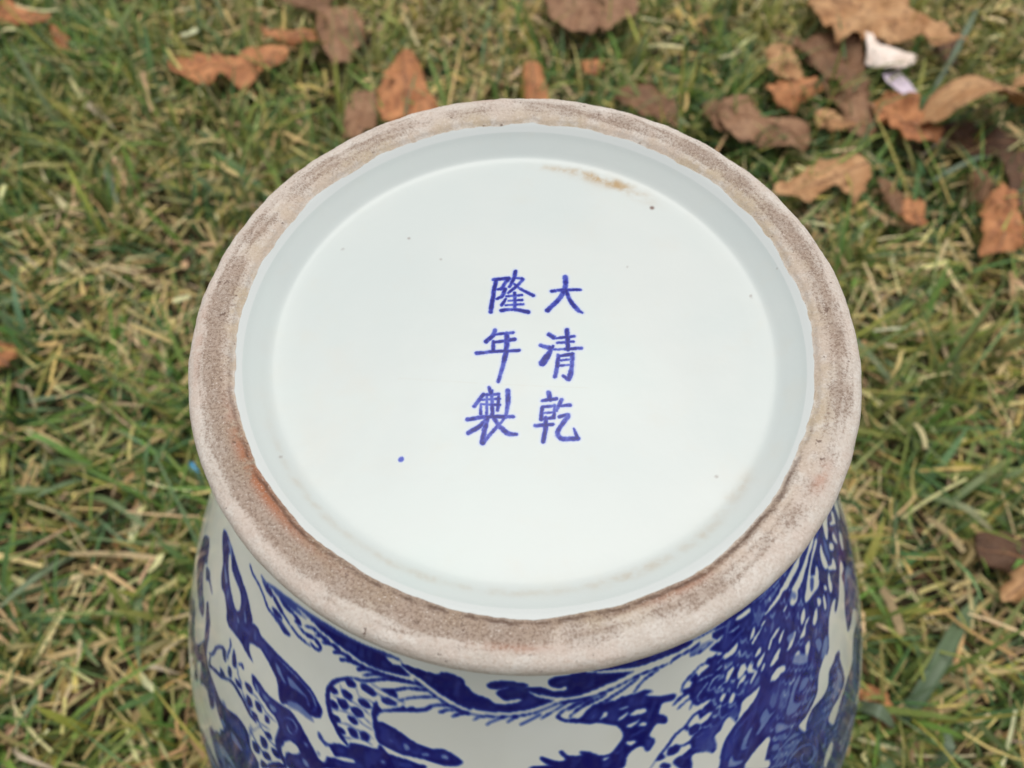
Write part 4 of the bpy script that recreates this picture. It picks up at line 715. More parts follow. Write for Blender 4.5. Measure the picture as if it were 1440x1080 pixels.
def mat_foot():
    t = NT('unglazed_foot_clay')
    o = t.obj()
    glz = t.attr('glaze'); dirt = t.attr('dirt'); rust = t.attr('rust')
    fr = t.attr('fr')
    nbig = t.noise(55, 4, .6, o); nmid = t.noise(230, 6, .68, o); nfine = t.noise(1900, 5, .75, o); nf2 = t.noise(2300, 3, .7, o); nb2 = t.noise(110, 5, .65, o)
    clay = t.mix(t.rng(t.math('ADD', fr, t.math('MULTIPLY_ADD', nb2, .7, -.35)), .05, .6), (.50, .41, .30, 1), (.575, .515, .455, 1))
    clay = t.mix(t.math('MULTIPLY', t.rng(nbig, .40, .62), .6), clay, (.58, .48, .415, 1))
    clay = t.mix(t.math('MULTIPLY', t.rng(nmid, .44, .64), .75), clay, (.67, .625, .57, 1))
    clay = t.mix(t.math('MULTIPLY', t.rng(nfine, .47, .62), .42), clay, (.40, .29, .215, 1))
    grime_t = t.math('ADD', t.math('MULTIPLY', dirt, .70), t.math('ADD', t.math('MULTIPLY_ADD', nmid, .60, -.32), t.math('MULTIPLY_ADD', nb2, .45, -.225)))
    film = t.rng(grime_t, .14, .66)
    c = t.mix(t.math('MULTIPLY', film, .66), clay, (.27, .185, .13, 1))
    spk = t.math('MULTIPLY', t.rng(nfine, .48, .57), t.rng(grime_t, .10, .48))
    c = t.mix(t.math('MULTIPLY', spk, .48), c, (.12, .07, .045, 1))
    rs = t.math('MULTIPLY', rust, t.rng(nmid, .34, .54))
    c = t.mix(t.math('MULTIPLY', rs, .9), c, (.36, .125, .05, 1))
    grit = t.math('MULTIPLY', t.rng(nf2, .60, .67), .6)
    c = t.mix(grit, c, (.74, .66, .60, 1))
    pit = t.rng(t.noise(480, 3, .6, o), .66, .72)
    c = t.mix(t.math('MULTIPLY', pit, .75), c, (.12, .07, .05, 1))
    ln = t.attr('line')
    c = t.mix(t.math('MULTIPLY', t.math('MULTIPLY', ln, t.rng(nmid, .36, .56)), .92), c, (.085, .042, .026, 1))
    # ragged edge of the glaze
    e = t.math('ADD', glz, t.math('MULTIPLY_ADD', nmid, .22, -.11))
    gm = t.rng(e, .46, .56)
    c = t.mix(gm, c, (.59, .615, .60, 1))
    t.link(c, t.b.inputs['Base Color'])
    rough = t.math('MULTIPLY_ADD', gm, -.5, .74)
    t.link(rough, t.b.inputs['Roughness'])
    t.b.inputs['Specular IOR Level'].default_value = .35
    h = t.math('ADD', nmid, t.math('MULTIPLY', nfine, .5))
    hh = t.math('MULTIPLY', h, t.math('SUBTRACT', 1.0, gm))
    t.link(t.bump(hh, .7, .0008), t.b.inputs['Normal'])
    return t.m

def mat_blades(name, rough=.5, trans=.3, var=.22):
    t = NT(name)
    col = t.attr('tint', 'Color'); o = t.obj()
    n = t.noise(300, 3, .6, o)
    c = t.mix(t.rng(n, .3, .7, 0, var), col, (.05, .045, .02, 1), 'MIX')
    t.link(c, t.b.inputs['Base Color'])
    t.b.inputs['Roughness'].default_value = rough
    t.b.inputs['Specular IOR Level'].default_value = .35
    tr = t.new('BsdfTranslucent'); t.link(c, tr.inputs[0])
    mx = t.new('MixShader'); mx.inputs[0].default_value = trans
    t.link(t.b.outputs[0], mx.inputs[1]); t.link(tr.outputs[0], mx.inputs[2])
    t.link(mx.outputs[0], t.out.inputs[0])
    return t.m

def mat_leaf(name, c1, c2, spot=.5):
    t = NT(name)
    o = t.obj()
    n1 = t.noise(45, 4, .6, o); n2 = t.noise(170, 4, .65, o); n3 = t.noise(700, 3, .6, o)
    c = t.mix(t.rng(n1, .32, .68), (*c1, 1), (*c2, 1))
    c = t.mix(t.math('MULTIPLY', t.rng(n2, .50, .66), spot), c, (.09, .04, .025, 1))
    c = t.mix(t.math('MULTIPLY', t.rng(n3, .5, .75), .25), c, (.5, .3, .17, 1))
    v = t.attr('vein')
    c = t.mix(t.math('MULTIPLY', v, .65), c, (c1[0]*.5, c1[1]*.42, c1[2]*.4, 1))
    t.link(c, t.b.inputs['Base Color'])
    t.b.inputs['Roughness'].default_value = .62
    t.b.inputs['Specular IOR Level'].default_value = .3
    t.link(t.bump(t.math('ADD', n2, t.math('MULTIPLY', n3, .4)), .5, .0015), t.b.inputs['Normal'])
    tr = t.new('BsdfTranslucent'); t.link(c, tr.inputs[0])
    mx = t.new('MixShader'); mx.inputs[0].default_value = .15
    t.link(t.b.outputs[0], mx.inputs[1]); t.link(tr.outputs[0], mx.inputs[2])
    t.link(mx.outputs[0], t.out.inputs[0])
    return t.m

def mat_petal(name, c1, c2, rough=.55):
    t = NT(name)
    n = t.noise(120, 4, .6, t.obj())
    t.link(t.mix(t.rng(n, .4, .7), (*c1, 1), (*c2, 1)), t.b.inputs['Base Color'])
    t.b.inputs['Roughness'].default_value = rough
    return t.m

def mat_soil():
    t = NT('dark_thatch_soil')
    o = t.obj()
    n1 = t.noise(60, 6, .65, o); n2 = t.noise(9, 3, .5, o)
    c = t.ramp(n1, [(.3, (.022, .016, .009)), (.55, (.055, .042, .022)), (.75, (.13, .10, .055))])
    c = t.mix(t.math('MULTIPLY', t.rng(n2, .4, .65), .5), c, (.05, .065, .02, 1))
    # past the modelled turf the same lawn goes on as a surface
    ln = t.new('VectorMath', operation='LENGTH'); t.link(o, ln.inputs[0])
    n3 = t.noise(25, 5, .7, o)
    far = t.ramp(n3, [(.3, (.05, .065, .02)), (.5, (.11, .125, .045)), (.7, (.22, .19, .09))])
    c = t.mix(t.rng(ln.outputs['Value'], 1.5, 2.2), c, far)
    t.link(c, t.b.inputs['Base Color'])
    t.b.inputs['Roughness'].default_value = .95
    t.link(t.bump(n1, .8, .01), t.b.inputs['Normal'])
    return t.m

# ------------------------------------------------------------------ ground sheet
def ground():
    # fine near the vase, then stretching to the horizon
    a = np.concatenate([[-150, -60, -25, -10, -5], np.linspace(-2, 2, 81), [5, 10, 25, 60, 150]])
    X, Y = np.meshgrid(a, a, indexing='ij')
    R = np.hypot(X, Y)
    Z = (fbm(X*9+40, Y*9+40, 3)-.5)*.016*smooth01(R, 3, 1) - .002
    Z = Z*smooth01(R, .10, .2) - .003
    n = len(a)
    idx = np.arange(n*n).reshape(n, n)
    F = np.stack([idx[:-1, :-1], idx[1:, :-1], idx[1:, 1:], idx[:-1, 1:]], -1).reshape(-1, 4)
    o = mesh_obj('ground', np.stack([X, Y, Z], -1).reshape(-1, 3), F, mat_soil())
    tag(o, kind='structure')
ground()

# ------------------------------------------------------------------ the vase
LEAN = .0155
HK = [.009, .013, .02, .03, .045, .06, .1, .15, .2, .25, .29, .325, .338, .345]
RK = [.0640, .0608, .0585, .0588, .0658, .0760, .1010, .1243, .1420, .1485, .140, .105, .08, .072]
vase = empty('vase', (0, 0, 0))
tag(vase, 'upturned blue and white porcelain vase standing mouth down on grass, blue mark on base', 'vase')

def poly_mask(px, py, gx, gy):
    """even-odd fill of polygon on the grid gx (cols) x gy (rows); returns rows slice, cols slice, mask"""
    c0, c1 = np.searchsorted(gx, [px.min(), px.max()]); r0, r1 = np.searchsorted(gy, [py.min(), py.max()])
    if c1 <= c0 or r1 <= r0: return None
    xs = gx[c0:c1]; ys = gy[r0:r1]
    m = np.zeros((r1-r0, c1-c0), bool)
    n = len(px)
    for i in range(n):
        x1, y1, x2, y2 = px[i], py[i], px[(i+1) % n], py[(i+1) % n]
        if y1 == y2: continue
        rr = np.nonzero((ys >= min(y1, y2)) & (ys < max(y1, y2)))[0]
        if len(rr) == 0: continue
        xi = x1 + (ys[rr]-y1)*(x2-x1)/(y2-y1)
        m[rr] ^= xs[None, :] > xi[:, None]
    return slice(r0, r1), slice(c0, c1), m

def body():
    front = np.linspace(-1.72, 1.72, 901)
    back = np.linspace(1.72, 2*math.pi-1.72, 260)[1:-1]
    TH = np.concatenate([front, back])
    hf = np.linspace(.009, .345, 6000); rf = pchip(HK, RK, hf)
    arc = np.concatenate([[0], np.cumsum(np.hypot(np.diff(hf), np.diff(rf)))])
    a1, a2, a3 = np.interp([.022, .205, .345], hf, arc)
    S = np.concatenate([np.linspace(0, a1, 16)[:-1], np.linspace(a1, a2, 560), np.linspace(a2, a3, 100)[1:]])
    hh = np.interp(S, arc, hf); rr = np.interp(S, arc, rf)
    lev = np.zeros((len(hh), len(TH)), np.float32)
    gy = hh*1e4
    g1 = TH*1000
    def fill(l, P):
        for shift in (0, 3141.6, -3141.6, 6283.2):     # the same dragon again on the far side
            q = P[:, 0]+shift
            if q.max() < g1[0] or q.min() > g1[-1]: continue
            if shift and q.min() < 1720: continue
            r = poly_mask(q, P[:, 1], g1, gy)
            if r is None: continue
            sub = lev[r[0], r[1]]
            sub[r[2]] = l/100
    # clouds and scrolls on the part of the belly below the dragon band
    rg = np.random.default_rng(3)
    def limit(t):
        t = abs((t+math.pi) % (2*math.pi)-math.pi)
        t = min(t, math.pi-t)
        return np.interp(t, [0, .35, .7, 1.0, 1.3, 1.6], [.071, .078, .105, .15, .2, .22])
    for k in range(260):
        t0 = rg.uniform(-1.7, 4.5); h0 = rg.uniform(.08, .315)
        if h0 < limit(t0)+.012: continue
        rad = rg.uniform(.007, .014); r0 = np.interp(h0, hh, rr); ph = rg.uniform(0, 6.28)
        a = np.linspace(0, 2*math.pi, 40, endpoint=False)
        rr_ = rad*(1+.22*np.abs(np.sin(a*2.5+ph)))
        stretch = rg.uniform(1, 2.2)
        def put(l, q):
            P = np.stack([(t0+q[:, 0]/r0)*1000, (h0+q[:, 1])*1e4], 1)
            r = poly_mask(P[:, 0], P[:, 1], g1, gy)
            if r is not None:
                sub = lev[r[0], r[1]]; sub[r[2]] = l
        put(1.0, np.stack([np.cos(a)*rr_*stretch, np.sin(a)*rr_], 1))
        put(.40, np.stack([np.cos(a)*rr_*stretch*.78, np.sin(a)*rr_*.74], 1))
        s = np.linspace(.3, 9, 60); ra = rad*.08*s
        c = np.stack([np.cos(s+ph)*ra*stretch, np.sin(s+ph)*ra], 1); tn = np.gradient(c, axis=0); tn /= np.linalg.norm(tn, axis=1)[:, None]
        nn = np.stack([-tn[:, 1], tn[:, 0]], 1)*.0008
        put(1.0, np.concatenate([c+nn, (c-nn)[::-1]]))
    for l, s in PAINT:
        fill(l, pts(s))
    # double ring under the foot and ring at the shoulder
    for a_, b_ in ((.0125, .0135),):
        lev[(hh > a_) & (hh < b_)] = .9
    # broad strokes: dark outline, lighter pooled wash inside
    acc = lev.copy()
    for it in range(7):
        p = np.pad(acc, ((1, 1), (0, 0)), mode='edge'); acc = (p[:-2]+p[1:-1]+p[2:])/3
        acc = (np.roll(acc, 1, 1)+acc+np.roll(acc, -1, 1))/3
    TT, HH = np.meshgrid(TH, hh)
    uu = TT*rr[:, None]*1000; vv = HH*1000
    pool = fbm(uu*.11+40, vv*.16+70, 3); brush = fbm(uu*.55+9+vv*.2, vv*.16-uu*.1+30, 3)
    inside = smooth01(acc, .80, .97)*(lev > .9)
    lev = lev-inside*(.30*smooth01(pool, .44, .68)+.22*smooth01(brush, .48, .68))
    # overlapping dragon scales reserved in the solid body on the right
    ca, cb = 3.3, 2.5
    sx = uu*.80+vv*.60; sy = -uu*.60+vv*.80
    row = np.floor(sy/cb); fx = (sx/ca+.5*(row % 2)) % 1-.5; fy = sy/cb-row
    ring = np.hypot(fx*ca, (fy-.05)*cb)
    arc_ = smooth01(np.abs(ring-1.55), .42, .12)*smooth01(fy, .12, .3)
    zone = smooth01(TT, .40, .55)*smooth01(TT, 1.25, 1.05)*smooth01(HH, .050, .058)*smooth01(HH, .165, .14)
    zone = zone*smooth01(fbm(uu*.06+11, vv*.06+3, 2), .62, .48)*smooth01(acc, .72, .9)*(lev > .55)
    lev = lev-zone*arc_*.62
    # soften like cobalt under glaze
    for it in range(2):
        p = np.pad(lev, ((1, 1), (0, 0)), mode='edge'); lev = (p[:-2]+2*p[1:-1]+p[2:])/4
        lev = (np.roll(lev, 1, 1)+2*lev+np.roll(lev, -1, 1))/4
    # vertices (angle 0 faces the camera side, -Y)
    T, _ = np.meshgrid(TH, hh); Rg = np.repeat(rr[:, None], len(TH), 1); Hg = np.repeat(hh[:, None], len(TH), 1)
    wob = 1+.0012*np.sin(2*T+.7)*smooth01(Hg, .012, .04)
    X = np.sin(T)*Rg*wob + LEAN*np.clip(Hg-.010, 0, 1)
    Y = -np.cos(T)*Rg*wob
    V = np.stack([X, Y, H-Hg], -1)
    nr, nc = V.shape[:2]
    idx = np.arange(nr*nc).reshape(nr, nc); nx = np.roll(idx, -1, 1)
    F = np.stack([idx[:-1], idx[1:], nx[1:], nx[:-1]], -1).reshape(-1, 4)
    return mesh_obj('body', V.reshape(-1, 3), F, mat_porcelain_painted(), vase, attrs={'ink': lev.ravel()})
body()

MB = mat_base()
def lathe(name, prof, n, mat, parent, attrfn=None, disp=None):
    prof = np.array(prof); th = np.linspace(0, 2*math.pi, n, endpoint=False)
    R = np.repeat(prof[:, :1], n, 1); Z = np.repeat(prof[:, 1:2], n, 1); T = np.repeat(th[None], len(prof), 0)
    if disp is not None: R, Z = disp(R, Z, T)
    V = np.stack([R*np.cos(T), R*np.sin(T), Z], -1)
    m = len(prof); idx = np.arange(m*n).reshape(m, n); nx = np.roll(idx, -1, 1)
    F = np.stack([idx[:-1], nx[:-1], nx[1:], idx[1:]], -1).reshape(-1, 4)
    if prof[-1, 0] < prof[0, 0]: F = F[:, ::-1]
    at = attrfn(R, Z, T) if attrfn else None
    return mesh_obj(name, V.reshape(-1, 3), F, mat, parent, attrs=at)

def base_disc():
    strokes = [pts(s) for s in MARK]
    allp = np.concatenate(strokes)
    x0, x1 = allp[:, 0].min()-2.2, allp[:, 0].max()+2.2; y0, y1 = allp[:, 1].min()-2.2, allp[:, 1].max()+2.2
    nx_, ny_ = 190, 300
    gx = np.linspace(x0, x1, nx_+1); gy = np.linspace(y0, y1, ny_+1)
    # level well, very slightly domed, rising in a fillet into the wall
    def zprof(r):
        return -6.5+.5*np.clip(1-(r/50)**2, 0, 1) + pchip([0, 40, 47, 51.0, 53.0, 54.0, 54.6, 55.2, 56.0, 57.0, 58.2, 59.0], [0, .03, .14, .26, .40, .60, .90, 1.35, 2.05, 2.95, 4.1, 5.0], r)
    GX, GY = np.meshgrid(gx, gy, indexing='ij')
    V = [np.stack([GX, GY], -1).reshape(-1, 2)]
    idx = np.arange((nx_+1)*(ny_+1)).reshape(nx_+1, ny_+1)
    F = [np.stack([idx[:-1, :-1], idx[1:, :-1], idx[1:, 1:], idx[:-1, 1:]], -1).reshape(-1, 4)]
    ring = np.concatenate([idx[:-1, 0], idx[-1, :-1], idx[:0:-1, -1], idx[0, :0:-1]])
    B = V[0][ring]; n = len(ring)
    ang = np.arctan2(B[:, 1], B[:, 0])
    tgt = np.stack([np.cos(ang), np.sin(ang)], 1)*52.0
    rows = 96; prev = ring; base = len(V[0])
    fine = list(np.arange(52.3, 59.01, .3))+[59.0]
    for k in range(1, rows+1+len(fine)):
        if k <= rows:
            f = k/rows
            P = B*(1-f)+tgt*f
        else:
            P = np.stack([np.cos(ang), np.sin(ang)], 1)*fine[k-rows-1]
        V.append(P); cur = base+np.arange(n); base += n
        F.append(np.stack([prev, cur, np.roll(cur, -1), np.roll(prev, -1)], -1)); prev = cur
    V = np.concatenate(V); F = np.concatenate(F)
    # brush strokes
    d = np.full(len(V), 9.0)
    inm = np.nonzero((V[:, 0] > x0-1) & (V[:, 0] < x1+1) & (V[:, 1] > y0-1) & (V[:, 1] < y1+1))[0]
    Q = V[inm]; jit = (fbm(Q[:, 0]*3, Q[:, 1]*3, 2)-.5)*.16
    best = np.full(len(Q), 9.0)
    for S in strokes:
        # smooth the stroke
        tt = np.linspace(0, len(S)-1, 6*(len(S)-1)+1); k = np.arange(len(S))
        C = np.stack([np.interp(tt, k, S[:, j]) for j in range(3)], 1)
        if len(S) > 2:
            for _ in range(3): C[1:-1, :2] = (C[:-2, :2]+2*C[1:-1, :2]+C[2:, :2])/4
        sel = np.nonzero((Q[:, 0] > C[:, 0].min()-1.5) & (Q[:, 0] < C[:, 0].max()+1.5) & (Q[:, 1] > C[:, 1].min()-1.5) & (Q[:, 1] < C[:, 1].max()+1.5))[0]
        q = Q[sel]
        for a, b in zip(C[:-1], C[1:]):
            ab = b[:2]-a[:2]; t = np.clip(((q-a[:2])@ab)/(ab@ab+1e-9), 0, 1)
            dd = np.linalg.norm(q-a[:2]-t[:, None]*ab, axis=1)-.59*(a[2]+(b[2]-a[2])*t)
            best[sel] = np.minimum(best[sel], dd)
    ink = np.zeros(len(V)); ink[inm] = .70*smooth01(best+jit, .25, -.20)+.12*smooth01(best, 1.1, .0)+.18*smooth01(best+jit*2, -.10, -.42)
    def blob(c, r, soft=.5): return smooth01(np.hypot(V[:, 0]-c[0], V[:, 1]-c[1]), r+soft, max(r-soft, 0))
    ink = np.maximum(ink, .7*blob((-24.71, -28.41), .55, .35))
    speck = .85*blob((31.35, 38.17), .55, .3)
    for c, r, w in (((-26.95, 28.59), .35, .5), ((-19.1, 22.19), .28, .4), ((51.2, 11.61), .3, .6), ((-42.22, 25.36), .25, .5), ((37.7, -32.1), .3, .5), ((-48.2, -28.7), .25, .5), ((24, 20), .2, .4)):
        speck = np.maximum(speck, w*blob(c, r, .25))
    R = np.hypot(V[:, 0], V[:, 1]); A = np.arctan2(V[:, 1], V[:, 0])
    nz = fbm(V[:, 0]*.35+50, V[:, 1]*.35+50, 4)
    def arcstain(a0, w, r0, rw): return np.exp(-((A-a0)/w)**2)*np.exp(-((R-r0)/rw)**2)
    st = .95*arcstain(1.14, .15, 51.3, 1.7) + .5*arcstain(1.36, .14, 51.9, 1.0) + .35*arcstain(.98, .07, 50.5, 1.3)
    st += .34*arcstain(-.73, .10, 54.2, 1.2) + .26*arcstain(-.93, .09, 55.6, 1.0) + .34*arcstain(-1.20, .16, 55.4, 1.0) + .25*arcstain(-2.2, .5, 55.8, .7) + .2*arcstain(-1.7, .3, 55.2, .8)
    st = st*smooth01(nz, .08, .6)*1.2
    # faint hairline across the well
    hl = np.array([[-26.65, -9.71], [-14.6, -10.58], [-5.6, -11.27], [4.86, -11.79], [13.81, -12.13]])
    hd = np.full(len(V), 9.0)
    for a, b in zip(hl[:-1], hl[1:]):
        ab = b-a; t_ = np.clip(((V-a)@ab)/(ab@ab), 0, 1); hd = np.minimum(hd, np.linalg.norm(V-a-t_[:, None]*ab, axis=1))
    st = st + .10*smooth01(hd, .22, .03)
    Z = zprof(R)+(fbm(V[:, 0]*.05+3, V[:, 1]*.05, 2)-.5)*.35*smooth01(R, 52, 40)
    V3 = np.stack([V[:, 0], V[:, 1], Z], 1)/1000
    V3[:, 2] += H
    return mesh_obj('base', V3, F, MB, vase, attrs={'ink': ink, 'stain': np.clip(st, 0, 1), 'speck': speck})
base_disc()

def foot_ring():
    p = [(.0590, -.0015), (.0594, -.0011), (.0598, -.0007), (.0602, -.0003), (.0606, .0000), (.0611, .0004), (.0617, .0007), (.0624, .00095),
         (.0632, .00115), (.0641, .00128), (.0650, .00133), (.0659, .00132), (.0668, .00124), (.0676, .00108), (.0683, .00082), (.0689, .00045),
         (.06935, -.0001), (.0697, -.0008), (.06985, -.0016), (.0699, -.0026), (.06975, -.0036), (.0694, -.0046), (.0689, -.0056), (.0682, -.0066),
         (.0673, -.0075), (.0662, -.0082), (.0648, -.0088), (.0638, -.0092)]
    p = np.array(p)
    s = np.concatenate([[0], np.cumsum(np.hypot(*np.diff(p, axis=0).T))])
    S = np.linspace(0, s[-1], 64); p = np.stack([np.interp(S, s, p[:, 0]), np.interp(S, s, p[:, 1])], 1)
    def disp(R, Z, T):
        k = smooth01(R, .0596, .062)
        u = R*np.cos(T)*1000; v = R*np.sin(T)*1000
        b = (fbm(u*.22+80, v*.22+80, 4)-.5); b2 = fbm(u*1.3+20, v*1.3+20, 3)-.5
        lowside = smooth01(Z, -.006, -.002)
        return R + k*lowside*b*.00022, Z + k*(b*.0006 + b2*.00016)
    def attrs(R, Z, T):
        u = R*np.cos(T)*1000; v = R*np.sin(T)*1000
        a = np.degrees(T) % 360
        edge = .0603 + .0011*(fbm(np.cos(T)*7+30, np.sin(T)*7+30, 2)-.5) + .0006*(fbm(np.cos(T)*45+30, np.sin(T)*45+30, 2)-.5)*.5
        # angles: 0 right, 90 far side, 180 left, 270 near side
        near = np.exp(-((a-268)/30)**2)
        edge = edge + .0005*near
        inner = smooth01(R, edge+.0007, edge-.0007)*(Z > -.0030)
        fr = np.clip((R-.0603)/(.0699-.0603), 0, 1)*(Z > -.003) + (Z <= -.003)*1.0
        n = fbm(u*.16+5, v*.16+5, 4)
        ux = np.cos(T)*9; uy = np.sin(T)*9
        streak = .5*fbm(ux+fr*9, uy+40-fr*2, 3)+.5*fbm(fr*11+ux*.25, fr*3+uy*.25+20, 3)
        d = np.exp(-((fr-.42)/.30)**2)*(.30+.34*smooth01(n, .30, .66)) + .34*smooth01(streak, .48, .66)*np.exp(-((fr-.5)/.42)**2) + .0
        g = lambda c, w: np.exp(-(((a-c+180) % 360-180)/w)**2)
        d = d + 1.05*g(222, 22)*np.exp(-((fr-.30)/.30)**2) + .60*g(255, 16)*np.exp(-((fr-.22)/.24)**2)
        d = d + .50*g(186, 18)*np.exp(-((fr-.42)/.22)**2) + .35*g(0, 26)*np.exp(-((fr-.5)/.22)**2) + .4*g(48, 22)*np.exp(-((fr-.52)/.16)**2)
        d = d + .55*g(262, 12)*np.exp(-((fr-.42)/.12)**2)
        crack = np.exp(-((R-edge-.0007)/.0007)**2)
        d = d + crack*(1.25*g(245, 36) + .9*g(290, 18) + .5*g(318, 12))
        d = d*(Z > -.0045) - .25*smooth01(fr, .75, 1)
        ru = 1.0*g(216, 15)*np.exp(-((fr-.14)/.13)**2) + .6*g(327, 3)*np.exp(-((fr-.55)/.14)**2) + .4*g(185, 9)*np.exp(-((fr-.75)/.1)**2) + .5*g(268, 6)*np.exp(-((fr-.62)/.08)**2) + .5*g(296, 8)*np.exp(-((fr-.2)/.1)**2) + .35*g(98, 3)*np.exp(-((fr-.85)/.1)**2)
        line = np.exp(-((R-edge-.00075-.0006*(fbm(np.cos(T)*30+3, np.sin(T)*30+3, 2)-.5))/.00034)**2)*np.clip(1.3*g(242, 34)+1.2*g(292, 20)+.5*g(322, 12)+.25, 0, 1)
        # the glaze of the body starts again under the ring
        under = smooth01(Z, -.0080, -.0092)
        return {'glaze': np.maximum(inner, under).ravel(), 'dirt': np.clip(d, 0, 1.3).ravel(), 'rust': np.clip(ru, 0, 1).ravel(), 'fr': fr.ravel(), 'line': line.ravel()}
    p2 = p.copy(); p2[:, 1] += 0
    o = lathe('foot_ring', p2, 1100, mat_foot(), vase, attrs, disp)
    o.location.z = H
foot_ring()

# ------------------------------------------------------------------ lawn
def blade_set(n, pos, az, length, width, e0, e1, z0, tint, tip=0.0, nseg=5, curve=0.0, twist=None, fold=0.0):
    """vectorised curved strips; returns verts, faces, colours"""
    t = np.linspace(0, 1, nseg+1)
    el = e0[:, None]+(e1-e0)[:, None]*t[None]
    azz = az[:, None]+(curve*(rng.random(n)-.5)*2)[:, None]*t[None]
    ds = (length/nseg)[:, None]
    mid = lambda q: np.concatenate([np.zeros((n, 1)), np.cumsum(.5*(q[:, 1:]+q[:, :-1]), 1)], 1)
    hx = mid(np.cos(el)*np.cos(azz))*ds; hy = mid(np.cos(el)*np.sin(azz))*ds; hz = mid(np.sin(el))*ds
    P = np.stack([pos[:, 0:1]+hx, pos[:, 1:2]+hy, z0[:, None]+hz], -1)
    P[..., 2] = np.maximum(P[..., 2], .0015+.004*rng.random((n, 1)))
    tw = (rng.normal(0, .5, n) if twist is None else twist)[:, None]*(0.4+t[None])
    side = np.stack([-np.sin(azz)*np.cos(tw), np.cos(azz)*np.cos(tw), np.sin(tw)], -1)
    prof = np.interp(t, [0, .12, .5, .8, 1], [max(.65, tip), .95, 1, max(.75, tip), tip])
    off = side*(width[:, None]*.5*prof[None])[..., None]
    L = P-off; R = P+off
    V = np.stack([L, R], 2).reshape(n, -1, 3)
    k = 2*(nseg+1)
    f = np.array([[2*i, 2*i+1, 2*i+3, 2*i+2] for i in range(nseg)])
    F = (np.arange(n)[:, None, None]*k+f[None]).reshape(-1, 4)
    Cc = np.repeat(tint[:, None, :], k, 1)
    return V.reshape(-1, 3), F, Cc.reshape(-1, 3)

def join(sets):
    V, F, C = [], [], []; b = 0
    for v, f, c in sets:
        V.append(v); F.append(f+b); C.append(c); b += len(v)
    return np.concatenate(V), np.concatenate(F), np.concatenate(C)

def field(n, box, hole=.12):
    p = np.stack([rng.uniform(box[0], box[1], n), rng.uniform(box[2], box[3], n)], 1)
    return p[np.hypot(p[:, 0], p[:, 1]) > hole]

def frame_only(p, box):
    return p[~((p[:, 0] > box[0]) & (p[:, 0] < box[1]) & (p[:, 1] > box[2]) & (p[:, 1] < box[3]))]

INNER = (-.72, .72, -.30, .86)
OUTER = (-1.9, 1.9, -1.3, 2.2)
GREENS = np.array([[.21, .25, .068], [.26, .29, .08], [.17, .235, .085], [.31, .315, .11], [.22, .255, .125], [.37, .345, .12], [.15, .185, .06], [.28, .28, .13]])
LUSH = np.array([[.125, .24, .065], [.175, .29, .075], [.10, .205, .10], [.215, .305, .095], [.08, .16, .065], [.15, .24, .14]])
STRAWS = np.array([[.62, .50, .27], [.52, .40, .21], [.70, .59, .36], [.46, .32, .19], [.58, .44, .19], [.56, .42, .29], [.48, .40, .22], [.70, .58, .41]])
BROWNS = np.array([[.13, .085, .045], [.08, .055, .03], [.20, .135, .075], [.06, .042, .025]])

def dry(p):
    return fbm(p[:, 0]*7+30, p[:, 1]*7+60, 3)

def pick(pal, n, var=.18):
    c = pal[rng.integers(0, len(pal), n)]*np.array([1.15, 1.11, .90])
    return np.clip(c*(1+rng.normal(0, var, (n, 1)))*(1+rng.normal(0, .06, (n, 3))), .01, .9)

def green_set(p, seg, wk=1.0, per=9):
    """p: tuft centres; each tuft is a rooted bunch of blades that share a lean"""
    m = len(p); cnt = rng.integers(max(2, per-5), per+6, m); k = np.repeat(np.arange(m), cnt); n = len(k)
    taz = rng.uniform(0, 6.283, m); tlean = rng.uniform(10, 60, m); tln = rng.uniform(.75, 1.3, m)
    q = p[k]+rng.normal(0, .0045, (n, 2))
    az = taz[k]+rng.normal(0, .95, n)
    e0 = np.radians(np.clip(90-tlean[k]+rng.normal(0, 18, n), 6, 88))
    e1 = e0-np.radians(rng.gamma(3, 11, n).clip(5, 100))
    ln = rng.gamma(7, .0062, n).clip(.018, .085)*tln[k]
    w = np.where(rng.random(n) < .78, rng.uniform(.0010, .0024, n), rng.uniform(.0024, .0055, n))*wk
    wet = smooth01(fbm(p[:, 0]*5+12, p[:, 1]*5+33, 3)+rng.normal(0, .09, m), .66, .42)[k][:, None]
    tint = pick(GREENS, n)*(1-wet)+pick(LUSH, n)*wet
    y = rng.random(n) < .13*(1+dry(q))
    tint[y] = tint[y]*.4+pick(np.array([[.50, .43, .11], [.44, .38, .16]]), y.sum())*.6
    return blade_set(n, q, az, ln, w, e0, e1, rng.uniform(.0, .006, n), tint, 0.05, seg, .2)

def straw_set(p, seg, wk=1.0):
    n = len(p)
    e0 = np.radians(rng.normal(4, 16, n)); e1 = e0+np.radians(rng.normal(-6, 26, n))
    ln = rng.gamma(4, .0052, n).clip(.006, .052)
    w = rng.gamma(3.0, .00058, n).clip(.0007, .0055)*wk
    return blade_set(n, p, rng.uniform(0, 6.283, n), ln, w, e0, e1, rng.beta(2, 2, n)*.026+.010, pick(STRAWS, n, .22), .8, seg, .45)

def thatch_set(p, seg):
    n = len(p)
    e0 = np.radians(rng.normal(0, 10, n))
    return blade_set(n, p, rng.uniform(0, 6.283, n), rng.uniform(.012, .05, n), rng.uniform(.001, .004, n), e0, -e0, rng.uniform(.002, .012, n), pick(BROWNS, n, .25), .4, seg, .6)

